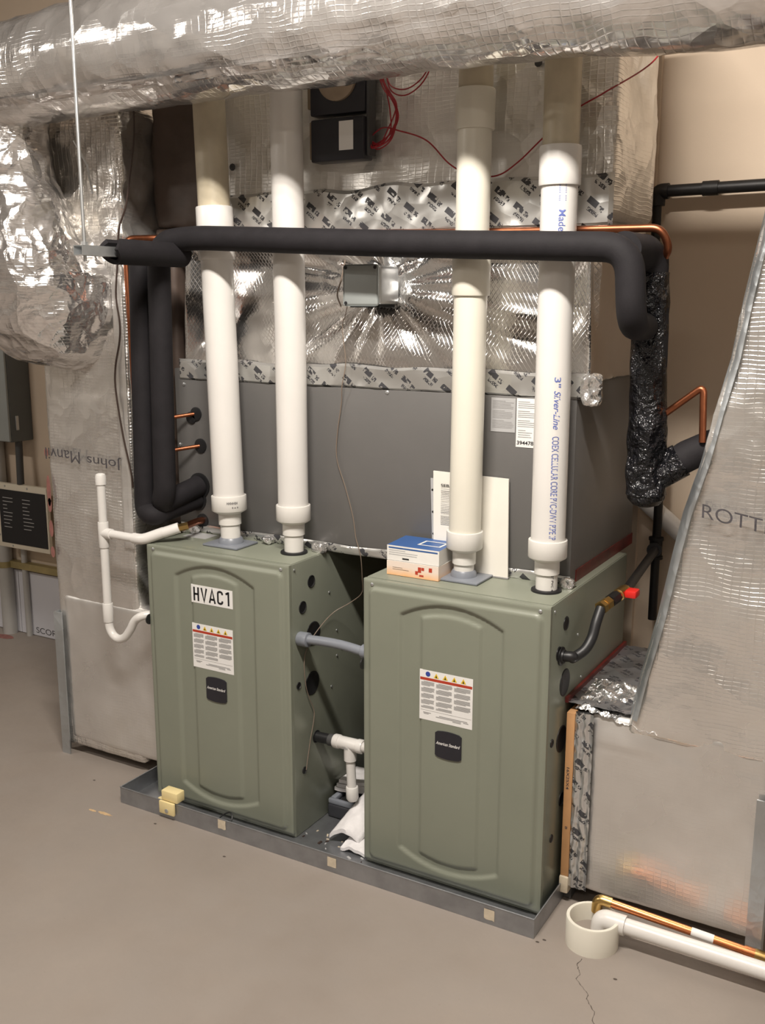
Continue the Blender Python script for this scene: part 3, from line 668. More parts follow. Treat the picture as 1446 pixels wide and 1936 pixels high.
# ------------------------------------------------------------------ right return duct
rd = thing('return_duct', 'foil wrapped return duct leaning up from its box at the right edge', 'air duct', (1.95, .45, FZ), 'foil wrapped return ducts')
mb = MB(); foil_hexa(mb, cuboid(1.690, 2.238, .142, .775, .035, .655), .0135, .02, lambda P: cr(P, 7.0, .005)+(.008*noise.noise(P*8) if P.z > .55 else 0)); mb.build('box_jacket', 'foil_smooth', rd, sharp=80)
prof = [(.60, 1.812, 2.30), (.78, 1.843, 2.38), (.98, 1.886, 2.44), (1.19, 1.921, 2.48), (1.31, 1.943, 2.51), (1.47, 1.986, 2.55), (1.607, 2.013, 2.58), (1.753, 2.046, 2.61), (1.92, 2.069, 2.64), (2.14, 2.106, 2.68), (2.40, 2.125, 2.70), (2.62, 2.13, 2.70)]
def lr(z):
    for a, b in zip(prof[:-1], prof[1:]):
        if z <= b[0]: t = (z-a[0])/(b[0]-a[0]); return a[1]+(b[1]-a[1])*t, a[2]+(b[2]-a[2])*t
    return prof[-1][1:]
def slant(P):
    L0, R0 = lr(min(max(P.z, .6), 2.62)); return Vector((L0+P.x*(R0-L0), P.y, P.z))
tmp = MB(); foil_hexa(tmp, cuboid(0, 1, .142, .62, .60, 2.62), .022, .02, lambda P: 0)
mb = MB(); mb.f = tmp.f; mb.m = tmp.m
for P in tmp.v:
    q = slant(P); a = cr(q, 9.0, .009 if P.z < 1.5 else .015)
    n = Vector((-1 if P.x < .01 else (1 if P.x > .99 else 0), -1 if P.y < .15 else (1 if P.y > .61 else 0), 0))
    mb.v.append(q+n*a)
mb.build('drop_jacket', 'foil_jacket', rd, sharp=80)
# crumpled scrap over the box shoulder
mb = MB(); mb.grid(60, 26, lambda u, v: Vector((1.645+u*.26, .136+.20*v+.012*noise.noise(Vector((u*5, v*3, 1))), .660+.03*v-.045*max(0, u-.15)*(1-v)+.014*noise.noise(Vector((u*12, v*5, 2)))+.006*noise.noise(Vector((u*40, v*20, 4))))))
mb.build('shoulder_wrap', 'foil_scrap', rd, sharp=80)
mb = MB(); mb.grid(40, 60, lambda u, v: Vector((1.612+u*.235, .15+.625*v, .668+.004*noise.noise(Vector((u*8, v*16, 2)))+.002*noise.noise(Vector((u*30, v*50, 2))))))
mb.build('top_tape', 'printed_tape_top', rd, sharp=80, label='dark crumpled foil tape on the box top')
MB().box(1.607, 1.618, .15, .775, .664, .682).build('red_edge', 'red_film', rd, smooth=False)
mb = MB(); mb.grid(22, 120, lambda u, v: Vector((1.650+u*.060, .132-.007*abs(math.sin(u*8+noise.noise(Vector((v*9, 1, 1)))*1.2))+.004*noise.noise(Vector((u*6, v*26, 3))), .045+v*.605)))
mb.build('edge_tape', 'printed_tape_side', rd, sharp=80, label='vertical printed foil tape')
MB().box(1.654, 1.692, .140, .70, .035, .65).build('filter_rack', 'cabinet_dark', rd, smooth=False)
fl = MB().rbox(1.621, 1.648, .132, .70, .075, .640, .001).build('air_filter', 'cardboard', None, 'brown cardboard edge of the air filter slotted beside the right furnace', 'air filter')
letters('16X25X4', 'ink_faded', fl, (1.628, .1312, .455), (0, 0, -1), (1, 0, 0), .009, .075, .01)
letters('B', 'ink_faded', fl, (1.630, .1312, .25), (0, 0, -1), (1, 0, 0), .008, .009, .01)
MB().rbox(1.618, 1.650, .125, .20, FZ+.035, .074, .006).build('filter_stop', 'masking_tape', rd)
MB().box(1.625, 1.652, .155, .70, FZ+.006, .07).build('rack_foot', 'cabinet_dark', rd, smooth=False)
MB().box(2.205, 2.250, .118, .124, FZ, .50).box(2.244, 2.250, .124, .17, FZ, .50).build('corner_bead', 'metal_bead', rd, label='grey metal corner strip')
mb = MB()
zs = [.66+i*(2.45-.66)/80 for i in range(81)]
mb.grid(7, 81, lambda u, v: Vector((lr(.66+v*1.79)[0]-.012+u*.035, .124+.05*(1-u)**2+.004*noise.noise(Vector((u*3, v*40, 0))), .66+v*1.79)))
mb.build('corner_strip', 'metal_bead', rd, sharp=80, label='creased grey foil corner strip')
letters('ROTTEN'[:5], 'ink_faded', rd, (1.998, .1130, 1.312), (1, 0, -.16), (-.02, 0, 1), .040, .195, -.004)
mb = MB(); mb.grid(40, 5, lambda u, v: Vector((1.78+u*.42, .128, .155-.10*u+.012*v+.006*noise.noise(Vector((u*9, v, 0))))))
# ------------------------------------------------------------------ vent pipes
def lean(p0, p1):
    p0, p1 = Vector(p0), Vector(p1); return lambda z: p0+(p1-p0)*((z-p0.z)/(p1.z-p0.z))
def vent(label, at, R, mat, top_mat, split, couplings, zred, flange, ring):
    b = at(FH+.003); v = thing('vent_pipe', label, 'pipe', tuple(b), 'white plastic vent pipes rising from the furnaces')
    d = (at(2)-at(1)).normalized(); rs = R*.64
    MB().tube([at(FH+.004), at(zred-.06)], rs, 28).build('lower_pipe', 'pvc_fitting', v)
    def L(z0, pr, nm, mt): return MB().lathe(at(z0), d, pr, 40).build(nm, mt, v)
    c = R*1.14
    L(zred-.108, [(0, rs*1.02), (0, rs*1.15), (.040, rs*1.15), (.041, rs*1.22), (.051, c*.965), (.054, c), (.105, c), (.108, c*.985), (.108, R*.99)], 'reducer', 'pvc_fitting')
    MB().tube([at(zred-.04), at(split)], R, 36).build('main_pipe', mat, v)
    if split < 2.7: MB().tube([at(split), at(2.86)], R*.985, 36).build('upper_pipe', top_mat, v)
    for z0, z1 in couplings:
        L(z0, [(0, R*1.0), (0, R*1.11), (.004, R*1.14), (z1-z0-.004, R*1.14), (z1-z0, R*1.11), (z1-z0, R)], 'coupling', 'pvc_white' if mat != 'pvc_cream' else 'pvc_cream')
    if flange:
        mb = MB().rbox(b.x-.080, b.x+.080, b.y-.070, b.y+.060, FH+.003, FH+.011, .003); mb.lathe((b.x, b.y, FH+.010), (0, 0, 1), [(0, rs*1.30), (.014, rs*1.24), (.022, rs*1.08)], 32)
        mb.build('flange', 'grey_plastic', v)
    if ring:
        MB().lathe((b.x, b.y, FH+.002), (0, 0, 1), [(0, rs*1.42), (.006, rs*1.40), (.008, rs*1.3), (.008, rs*1.0)], 32).build('rubber_ring', 'rubber', v)
    return v
RP = .0555
a1 = lean((.288, .145, 1.016), (.236, .16, 2.57)); a2 = lean((.563, .160, 1.016), (.561, .16, 2.57))
a3 = lean((1.240, .160, 1.016), (1.253, .155, 2.57)); a4 = lean((1.528, .158, 1.016), (1.524, .155, 2.57))
vent('white vent pipe with a yellowed upper length, leftmost of the four', a1, RP*1.03, 'pvc_white', 'pvc_yellowed', 2.23, [(2.05, 2.232)], 1.205, True, False)
vent('plain white vent pipe on the HVAC1 furnace, second from the left', a2, RP*.98, 'pvc_white', 'pvc_white', 2.86, [], 1.195, False, True)
vent('cream vent pipe rising beside the cartons, third from the left', a3, RP*.94, 'pvc_cream', 'pvc_yellowed', 2.50, [(1.925, 2.04), (2.410, 2.525)], 1.178, True, False)
v4 = vent('white vent pipe with blue print, rightmost of the four', a4, RP*.96, 'pvc_white', 'pvc_yellowed', 2.33, [(2.235, 2.345)], 1.184, False, True)
def pipe_text(par, at, R, txt, ztop, length, h, mat, phi0, bold=0.01, shear=0.0):
    vs, fs, w, hh = text_mesh(txt, 1.0, bold, 1.0, shear)
    mb = MB(); q = []
    for v in vs:
        z = ztop-v.x/w*length; ph = phi0+(v.y/hh-.5)*h/R; c = at(z)
        q.append(Vector((c.x+(R+.0006)*math.sin(ph), c.y-(R+.0006)*math.cos(ph), z)))
    mb.add(q, fs); return mb.build('lettering', mat, par, smooth=False)
main4 = [c for c in v4.children if c.name.startswith('main_pipe')][0]
R4 = RP*.96
pipe_text(main4, a4, R4, '3"', 1.688, .030, .020, 'ink_blue', .62)
pipe_text(main4, a4, R4, 'Silver-Line', 1.648, .115, .020, 'ink_blue', .62, .01, .3)
pipe_text(main4, a4, R4, 'COEX CELLULAR CORE PVC-DWV PIPE IP', 1.512, .318, .021, 'ink_blue', .60, .004)
pipe_text(main4, a4, R4, 'Made', 2.165, .060, .020, 'ink_blue', .55)
pipe_text(main4, a4, R4, '|||||| ||||', 2.235, .045, .022, 'ink_blue', .55)
lp4 = [c for c in v4.children if c.name.startswith('lower_pipe')][0]
pipe_text(lp4, a4, R4*.64, '2" PVC 4', 1.075, .05, .008, 'ink_faded', .9)
V = {o.name: o for o in COL.objects if o.name.startswith('vent_pipe')}
v1 = [o for o in V.values() if 'leftmost' in o['label']][0]
red1 = [c for c in v1.children if c.name.startswith('reducer')][0]
def around(par, at, R, txt, z, h, width, mat, phi):
    vs, fs, w, hh = text_mesh(txt, 1.0, .02)
    mb = MB(); q = []
    for v in vs:
        zz = z+v.y/hh*h; ph = phi+(v.x/w-.5)*width/R; c = at(zz); q.append(Vector((c.x+(R+.0006)*math.sin(ph), c.y-(R+.0006)*math.cos(ph), zz)))
    mb.add(q, fs); mb.build('lettering', mat, par, smooth=False)
around(red1, a1, RP*1.03*1.14, 'HHIHHIIH', 1.180, .010, .040, 'ink_faded', .85); around(red1, a1, RP*1.03*1.14, '2 x 3', 1.166, .006, .024, 'ink_faded', 1.0)

# ------------------------------------------------------------------ refrigerant lines, hanger
def pipe(name, pts, r, mat, label, cat='pipe', fil=.06, seg=22, group=None, parent=None):
    return MB().tube(fillet(pts, fil), r, seg).build(name, mat, parent, label if parent is None else None, cat if parent is None else None, group)
G = 'black foam insulated refrigerant pipes'
pipe('insulated_pipe', [(.060, .24, 1.205), (.040, .05, 1.165), (.072, .035, 1.215), (.082, .045, 2.11), (.24, .050, 2.122), (1.0, .050, 2.083), (1.775, .040, 2.052), (1.790, .040, 1.845), (1.765, .26, 1.835)], .041, 'foam_black', 'black insulated pipe running across in front of the four vent pipes', fil=.075, group=G)
pipe('insulated_pipe', [(.045, .24, 1.150), (.02, .02, 1.120), (-.035, .04, 1.135), (-.010, .045, 2.07)], .039, 'foam_black', 'black insulated pipe standing vertically beside the left foil duct', fil=.06, group=G)
tp = thing('taped_pipe', 'thick pipe wrapped in shiny black tape right of the coil cabinet', 'pipe', (1.78, .3, 1.3), G)
def dtp(q, u): return .006*noise.noise(q*16)+.004*(.4-abs(noise.noise(q*9)))
MB().tube(fillet([(1.74, .10, 2.045), (1.760, .30, 2.05), (1.772, .30, 1.90), (1.778, .30, 1.60), (1.785, .30, 1.36)], .07, 10), .050, 28, disp=dtp).build('foam_sleeve', 'foam_black', tp)
pts = [(1.764+.022*t, .30, 1.99-.66*t) for t in [i/60 for i in range(61)]]
MB().tube(pts, [.054+.008*max(0, min(1, (i-30)/25)) for i in range(61)], 40, disp=dtp).build('tape_wrap', 'tape_black', tp)
MB().lathe((1.786, .30, 1.335), (0, 0, -1), [(0, .060), (.02, .056), (.038, .040), (.045, .02)], 28).build('tape_end', 'tape_black', tp)
MB().tube(fillet([(1.785, .30, 1.375), (1.86, .32, 1.43), (1.985, .36, 1.50), (2.03, .38, 1.50)], .05), .044, 28, disp=dtp).build('branch', 'foam_black', tp)
MB().tube([(1.785, .30, 1.375), (1.88, .325, 1.44)], .050, 28, disp=dtp).build('branch_wrap', 'tape_black', tp)
pipe('copper_tube', [(1.80, .31, 1.555), (1.938, .30, 1.665), (1.945, .30, 1.50)], .0105, 'copper_dark', 'bent dark copper tube rising behind the taped black pipe', 'pipe', .022, 14)
pipe('black_hose', [(1.955, .33, 1.50), (1.945, .36, 1.33), (1.93, .40, 1.22)], .016, 'rubber', 'short black hose hanging beside the leaning foil duct', 'hose', .05, 12)
pipe('copper_line', [(-.070, .052, 1.52), (-.082, .052, 2.128), (-.040, .16, 2.135), (.05, .234, 2.135), (.50, .234, 2.138), (1.20, .234, 2.120), (1.805, .234, 2.114), (1.828, .25, 2.06), (1.80, .30, 2.03)], .0115, 'copper_dark', 'bare copper refrigerant line running behind the vent pipes', 'pipe', .035, 14)
hg = thing('strut_hanger', 'steel strut on a threaded rod holding up the black pipes at left', 'hanger', (.15, -.2, 2.05))
x0, x1, z0, z1, y0, y1 = .133, .173, 2.048, 2.079, -.400, .095
mb = MB(); mb.box(x0, x1, y0, y1, z0, z0+.003).box(x0, x0+.003, y0, y1, z0+.003, z1).box(x1-.003, x1, y0, y1, z0+.003, z1).box(x0+.003, x0+.011, y0, y1, z1-.003, z1).box(x1-.011, x1-.003, y0, y1, z1-.003, z1)
mb.build('strut', 'zinc', hg, smooth=False)
MB().tube([(.153, -.372, 2.03), (.153, -.372, 3.899)], .0055, 10).build('threaded_rod', 'zinc', hg)
MB().lathe((.153, -.372, 2.080), (0, 0, 1), [(0, .011), (.010, .011)], 6).build('nut', 'zinc', hg)
# split foam sleeve around the strut: open at its front end
mb = MB(); n = 22; vs = []; fs = []; ra, rb = .046, .031
for i, y in enumerate((-.275, -.1, .085)):
    for k in range(n+1):
        a = math.radians(130+280*k/n)
        for rr in (ra, rb): vs.append((.153+rr*math.cos(a), y+(.035*abs(math.sin(a)) if i == 0 else 0), 2.070+rr*math.sin(a)))
W_ = 2*(n+1)
for i in range(2):
    for k in range(n):
        a0 = i*W_+2*k; b0 = a0+W_
        fs += [(a0, b0, b0+2, a0+2), (a0+1, a0+3, b0+3, b0+1)]
    a0 = i*W_; b0 = a0+W_; fs += [(a0, a0+1, b0+1, b0)]; a0 += 2*n; b0 += 2*n; fs += [(a0, b0, b0+1, a0+1)]
for i in (0, 2):
    for k in range(n): a0 = i*W_+2*k; fs.append((a0, a0+2, a0+3, a0+1))
mb.add(vs, fs).build('foam_sleeve', 'foam_black', hg)

# ------------------------------------------------------------------ condensate drain at left of the HVAC1 furnace
cd = thing('condensate_drain', 'white plastic drain pipe with tee and trap beside the HVAC1 furnace', 'drain pipe', (-.2, .0, .6))
y = .0; r = .0165
xv = -.218
def fit(o, d, L_, rr, nm='coupling', parent=cd, mt='pvc_white'): return MB().lathe(o, d, [(0, rr*.96), (.002, rr), (L_-.002, rr), (L_, rr*.96)], 22).build(nm, mt, parent)
MB().tube([(xv, y, .69), (xv, y, 1.235)], r, 22).build('riser', 'pvc_white', cd)
MB().lathe((xv, y, 1.222), (0, 0, 1), [(0, .0205), (.032, .0205), (.040, .017), (.043, .009)], 22).build('cap', 'pvc_white', cd)
tee = fit((xv, y, .975), (0, 0, 1), .10, .0205, 'tee')
MB().lathe((xv, y, 1.032), (1, 0, 0), [(0, .0205), (.042, .0205), (.044, .017)], 22).build('tee_branch', 'pvc_white', tee)
MB().tube(fillet([(xv+.02, y, 1.032), (-.03, y-.002, 1.030), (.075, .055, 1.066)], .03), r, 22).build('arm', 'pvc_white', cd)
MB().tube(fillet([(-.062, y, 1.030), (-.015, y-.001, 1.030), (.052, .042, 1.058)], .035), .0205, 22).build('elbow', 'pvc_white', cd)
MB().tube([(.05, .040, 1.056), (.098, .075, 1.074)], .0205, 22).build('adapter', 'pvc_white', cd)
MB().lathe((.085, .066, 1.070), (.048, .045, .012), [(0, .019), (.012, .020), (.014, .015), (.05, .0145)], 6).build('brass_nut', 'brass', cd)
MB().tube([(.11, .085, 1.076), (.085, .19, 1.074), (.070, .25, 1.068)], .0135, 18).build('copper_stub', 'copper_dark', cd)
fit((xv, y, .675), (0, 0, 1), .075, .0205)
MB().tube(spline([(xv, y, .69), (xv+.004, y, .650), (xv+.022, y, .622), (xv+.052, y, .612), (xv+.085, y, .626), (xv+.115, y, .662), (xv+.140, y, .700), (xv+.170, y+.004, .722), (xv+.196, y+.03, .727), (-.001, .07, .728)], 8), .0165, 20).build('trap', 'pvc_white', cd)

# ------------------------------------------------------------------ between the furnaces
gt = thing('grey_tube', 'grey plastic tube bridging the two furnace cabinets', 'pipe', (.80, .053, .72))
MB().tube(spline([(.68, .053, .742), (.76, .050, .748), (.84, .050, .748), (.93, .053, .738)], 8), .0165, 20).build('tube', 'grey_plastic', gt)
MB().lathe((.654, .053, .740), (1, 0, .03), [(0, .024), (.004, .026), (.040, .026), (.042, .022)], 24).build('left_socket', 'grey_plastic', gt)
MB().lathe((.915, .053, .741), (1, 0, -.03), [(0, .022), (.002, .024), (.036, .024)], 24).build('right_socket', 'grey_plastic', gt)
dt = thing('drain_tee', 'white plastic drain tee with black rubber hose between the furnaces', 'drain pipe', (.80, .155, .11))
MB().tube([(.654, .155, .329), (.735, .155, .331)], .0195, 20).build('rubber_hose', 'rubber', dt)
MB().lathe((.712, .155, .330), (1, 0, .02), [(0, .0225), (.022, .0225)], 20).build('hose_band', 'cabinet_dark', dt)
MB().lathe((.733, .155, .331), (1, 0, .02), [(0, .024), (.004, .026), (.022, .026), (.024, .0235), (.100, .0235), (.102, .026), (.120, .026), (.124, .024)], 24).build('tee', 'pvc_white', dt)
MB().tube([(.855, .155, .334), (.951, .155, .336)], .0185, 20).build('arm', 'pvc_white', dt)
MB().lathe((.800, .155, .333), (.02, 0, -1), [(0, .0235), (.062, .0235), (.064, .019)], 24).build('tee_outlet', 'pvc_white', dt)
MB().tube([(.801, .155, .28), (.808, .155, .14)], .0175, 20).build('dropper', 'pvc_white', dt)
MB().lathe((.8075, .155, .168), (.03, 0, -1), [(0, .021), (.003, .023), (.045, .023), (.055, .017), (.058, .008)], 24).build('end_cap', 'pvc_white', dt)
letters('HHH', 'ink_grey', dt, (.782, .1305, .318), (1, 0, 0), (0, 0, 1), .010, .022, .02)
pz = FZ+.006
pm = thing('condensate_pump', 'small dark grey condensate pump standing in the pan between the furnaces', 'pump', (.80, .33, pz))
MB().rbox(.664, .800, .205, .42, pz, .040, .010, seg=3).build('tank', 'pump_grey', pm)
mb = MB().rbox(.667, .797, .208, .226, .040, .060, .005).rbox(.667, .690, .226, .30, .040, .060, .005).rbox(.775, .797, .226, .30, .040, .060, .005).build('lid_rim', 'grey_plastic', pm)
MB().lathe((.730, .262, .040), (0, 0, 1), [(0, .030), (.008, .030), (.009, .02)], 20).build('float_well', 'dark_void', pm)
MB().rbox(.667, .797, .305, .415, .040, .066, .006).build('motor_cover', 'pump_grey', pm)
def cloth(name, label, P, nu, nv, th=.010, seed=1):      # folded towel as a thick crumpled sheet
    mb = MB()
    def top(u, v): return P(u, v)+Vector((0, 0, .006*noise.noise(Vector((u*4, v*5, seed)))))
    b = []
    for layer, off in ((0, 0), (1, -th)):
        b.append([[top(i/(nu-1), j/(nv-1))+Vector((0, 0, off)) for i in range(nu)] for j in range(nv)])
    vs = [p for L_ in b for row in L_ for p in row]; N = nu*nv; fs = []
    for j in range(nv-1):
        for i in range(nu-1):
            a = j*nu+i; fs.append((a, a+1, a+nu+1, a+nu)); fs.append((N+a, N+a+nu, N+a+nu+1, N+a+1))
    for i in range(nu-1): fs.append((i, N+i, N+i+1, i+1)); a = (nv-1)*nu+i; fs.append((a, a+1, N+a+1, N+a))
    for j in range(nv-1): a = j*nu; fs.append((a, a+nu, N+a+nu, N+a)); a = j*nu+nu-1; fs.append((a, N+a, N+a+nu, a+nu))
    mb.add(vs, fs); return mb
tw = thing('folded_towel', 'white folded towel lying on top of the dark pump', 'towel', (.75, .33, .07), 'white rags between the furnaces')
for k in range(3):
    cloth('', '', lambda u, v, k=k: Vector((.662+.010*k+u*.20, .262+v*.13, .083+.017*k+.045*u*u)), 16, 8, .014, k+1).build('fold', 'towel', tw, sharp=60)
tw2 = thing('crumpled_towel', 'white crumpled towel drooping into the pan below the drain tee', 'towel', (.85, .12, pz), 'white rags between the furnaces')
cloth('', '', lambda u, v: Vector((.772+u*.125+.045*v, .055+v*.19, pz+.030+.105*v+.03*math.sin(u*PI)*(1-v*.5)+.012*u)), 20, 20, .016, 5).build('drape', 'towel', tw2, sharp=60)
cloth('', '', lambda u, v: Vector((.840+u*.10, .022+v*.10, pz+.014+.018*v+.010*math.sin(u*PI))), 12, 10, .012, 9).build('corner', 'towel', tw2, sharp=60)
pb = thing('plastic_bag', 'crumpled clear grey plastic bag beside the drain tee end', 'bag', (.87, .20, pz))
mb = MB(); foil_hexa(mb, cuboid(.845, .945, .17, .235, pz+.075, .16), .008, .02, lambda P: .02*noise.noise(P*22)); mb.build('film', 'label_grey', pb, sharp=80)
mb = MB(); rnd = random.Random(11)
for k in range(70):
    x = rnd.uniform(.58, .95) if k < 45 else rnd.uniform(.2, .95); yy = rnd.uniform(-.085, -.02) if k >= 45 else rnd.uniform(-.085, .12)
    if yy > -.015 and (x < .665 or x > .945): continue
    s_ = rnd.uniform(.002, .006); a = rnd.uniform(0, PI)
    mb.obox((x, yy, FZ+.005+s_*.4), (s_*math.cos(a)*1.6, s_*math.sin(a)*1.6, 0), (-s_*math.sin(a)*.7, s_*math.cos(a)*.7, 0), (0, 0, s_*.35), k % 3)
mb.build('debris', ['wire_brown', 'label_grey', 'masking_tape'], None, 'small brown and grey litter strewn on the pan floor', 'debris', kind='stuff', smooth=False)
wire('cable_tie', [(.335, -.06, FZ+.012), (.35, -.035, .015), (.385, -.03, .035), (.405, -.045, .02), (.39, -.07, FZ+.010), (.36, -.075, FZ+.010)], .003, 'rubber', 'black cable tie loop lying in the front of the pan', 'cable tie')
wire('cable_offcut', [(.47, -.07, FZ+.012), (.52, -.05, .0), (.57, -.06, FZ+.012), (.60, -.04, FZ+.012)], .0035, 'red_mark', 'dark red wire offcut lying in the front of the pan', 'wire')

# ------------------------------------------------------------------ things on top of the right furnace
ZT = FH+.0035
b1 = thing('lower_carton', 'small orange and white carton under the blue lidded carton', 'box', (1.09, .15, ZT), 'small cartons on the right furnace')
def carton(par, x0, x1, y0, y1, z0, z1, dx, m1, m2, nm='sleeve'):
    mb = MB(); vs = [(x0, y0, z0), (x1, y0, z0), (x1+dx, y1, z0), (x0+dx, y1, z0)]; vs = vs+[(a, b, z1) for a, b, _ in vs]
    mb.add(vs, [(3,2,1,0), (0,1,5,4), (1,2,6,5), (2,3,7,6), (3,0,4,7)], 0).add(vs, [(4,5,6,7)], 1)
    return mb.build(nm, [m1, m2], par, smooth=False)
c1 = carton(b1, .998, 1.190, .075, .222, ZT, ZT+.048, -.004, 'carton_orange', 'carton_white')
mb = MB()
for (x, z, w, h) in ((1.115, .020, .012, .018), (1.105, .012, .010, .012), (1.128, .028, .010, .010), (1.12, .007, .016, .006), (1.155, .026, .012, .014)): mb.quad((x, .0745, ZT+z), (x+w, .0745, ZT+z), (x+w, .0745, ZT+z+h), (x, .0745, ZT+z+h))
mb.build('picture', 'red_bar', c1, smooth=False)
lines(c1, 1.02, 1.09, ZT+.014, ZT+.032, .0745, .006, .0015, 'wire_beige', 4)
b2 = thing('upper_carton', 'small blue lidded carton lying on the orange carton', 'box', (1.09, .15, ZT+.049), 'small cartons on the right furnace')
zb = ZT+.0495
c2 = carton(b2, .997, 1.190, .078, .226, zb, zb+.050, -.010, 'carton_white', 'carton_blue')
mb = MB()
def topq(x0, x1, y0, y1): mb.quad((x0, y0, zb+.0505), (x1, y0, zb+.0505), (x1, y1, zb+.0505), (x0, y1, zb+.0505))
topq(1.085, 1.170, .125, .132); topq(1.085, 1.170, .182, .189); topq(1.085, 1.093, .132, .182); topq(1.162, 1.170, .132, .182)
mb.build('white_frame', 'carton_white', c2, smooth=False)
lines(c2, 1.005, 1.12, zb+.016, zb+.040, .0775, .007, .002, 'label_grey', 3)
MB().quad((1.003, .0775, zb+.040), (1.185, .0775, zb+.040), (1.185, .0775, zb+.045), (1.003, .0775, zb+.045)).build('blue_line', 'carton_blue', c2, smooth=False)
lines(c2, 1.055, 1.10, zb+.002, zb+.014, .0773, .008, .005, 'ink_black', 9)
def leaf(par, nm, mat, x0, x1, z0, z1, yb, yt, th, tilt=0.0, curl=0.0):
    mb = MB(); nu, nv = 9, 9; vs = []; fs = []
    for s_ in (0, 1):
        for j in range(nv):
            for i in range(nu):
                u, v = i/(nu-1), j/(nv-1); vs.append((x0+u*(x1-x0)+tilt*v, yb+(yt-yb)*v+s_*th+curl*(u-.5)**2, z0+v*(z1-z0)+(-.004*u)))
    N = nu*nv
    for j in range(nv-1):
        for i in range(nu-1): a = j*nu+i; fs += [(a, a+1, a+nu+1, a+nu), (N+a, N+a+nu, N+a+nu+1, N+a+1)]
    for i in range(nu-1): a = (nv-1)*nu+i; fs += [(i, N+i, N+i+1, i+1), (a, a+1, N+a+1, N+a)]
    for j in range(nv-1): a = j*nu; b = a+nu-1; fs += [(a, a+nu, N+a+nu, N+a), (b, N+b, N+b+nu, b+nu)]
    return mb.add(vs, fs).build(nm, mat, par)
bk = thing('manual', 'cream paper booklet leaning on the coil behind the cream vent pipe', 'booklet', (1.23, .22, ZT))
bl = leaf(bk, 'pages', 'paper', 1.100, 1.372, ZT, 1.352, .216, .230, .006, -.012)
MB().box(1.096, 1.374, .213, .226, ZT, ZT+.004).build('cover_edge', 'ink_grey', bk, smooth=False)
lines(bl, 1.122, 1.19, 1.17, 1.30, .2205, .0058, .0018, 'ink_grey', 6, 7)
letters('SERVICE', 'ink_black', bl, (1.120, .2240, 1.303), (1, 0, 0), (0, 0, 1), .009, .075, .02)
sh = thing('binder_sheet', 'clear binder sleeve with punched strip standing behind the cream booklet', 'sheet', (1.10, .236, ZT))
sl_ = leaf(sh, 'sleeve', 'label_grey', 1.088, 1.30, ZT, 1.325, .2325, .2415, .001, -.016)
for k in range(4):
    z = 1.06+k*.075; MB().lathe((1.094-.016*(z-ZT)/.31, .2325+.009*(z-ZT)/.31, z), (0, -1, 0), [(0, .004), (.0006, .004)], 12).build('punch_hole', 'ink_black', sl_)

# ------------------------------------------------------------------ gas piping
gp = thing('gas_pipe', 'black iron gas pipe rising by the back wall with a branch to the furnace', 'pipe', (1.64, 1.05, .6))
MB().tube([(1.640, 1.03, .70), (1.638, 1.03, 1.45)], .0165, 18).build('riser', 'iron_black', gp)
def irtee(o, par, dirs):
    mb = MB()
    for d in dirs: mb.lathe(o, d, [(0, .024), (.030, .024), (.031, .028), (.042, .028), (.043, .02)], 18)
    return mb.build('tee', 'iron_black', par)
irtee((1.638, 1.03, .985), gp, ((0, 0, 1), (0, 0, -1), (.12, -1, 0)))
MB().tube([(1.642, 1.02, .985), (1.712, .40, .985)], .0155, 18).build('branch', 'iron_black', gp)
d = Vector((-.035, -.16, -.028)).normalized(); o = Vector((1.712, .40, .988))
vl = MB().lathe(o, d, [(0, .018), (.012, .021), (.05, .021), (.052, .018), (.07, .018)], 10).build('shutoff_valve', 'brass', gp)
MB().rbox(1.722, 1.760, .345, .395, .975, 1.000, .006).build('red_handle', 'red_handle', vl, label='red valve handle')
MB().lathe(o+d*.06, d, [(0, .020), (.045, .020), (.046, .016)], 8).build('union', 'iron_black', gp)
MB().lathe(o+d*.11, d, [(0, .021), (.026, .021), (.027, .017), (.032, .017), (.033, .022), (.052, .022)], 6).build('flare_nut', 'brass', gp)
e = o+d*.158
MB().tube(spline([e, e+Vector((-.004, -.030, -.040)), e+Vector((-.008, -.055, -.085)), e+Vector((-.020, -.085, -.118)), e+Vector((-.045, -.115, -.138)), Vector((1.640, .105, .836)), Vector((1.600, .099, .833))], 8), .0165, 18).build('flexible_hose', 'rubber', gp)
MB().lathe((1.606, .099, .834), (1, 0, 0), [(0, .030), (.004, .030), (.006, .022), (.012, .021)], 24).build('hose_grommet', 'rubber', gp)
gp2 = thing('gas_main', 'black iron gas pipe crossing the tan wall at upper right', 'pipe', (1.8, 1.08, 2.2))
MB().tube([(1.575, 1.07, 2.30), (2.9, 1.07, 2.315)], .021, 18).build('run', 'iron_black', gp2)
MB().tube([(1.560, 1.07, 2.28), (1.562, 1.07, 1.90)], .0165, 18).build('dropper', 'iron_black', gp2)
MB().tube(fillet([(1.600, 1.07, 2.30), (1.560, 1.07, 2.30), (1.560, 1.07, 2.25)], .03), .028, 18).build('elbow', 'iron_black', gp2)
MB().lathe((1.72, 1.07, 2.302), (1, 0, .01), [(0, .026), (.055, .026)], 18).build('coupling', 'iron_black', gp2)
wb = pipe('white_pipe', [(1.40, 1.088, 1.265), (1.562, 1.088, 1.16), (1.792, 1.088, .98), (2.0, 1.088, .83)], .035, 'pvc_white', 'white plastic pipe slanting down the back wall behind the gas pipe', 'pipe', .05, 20)

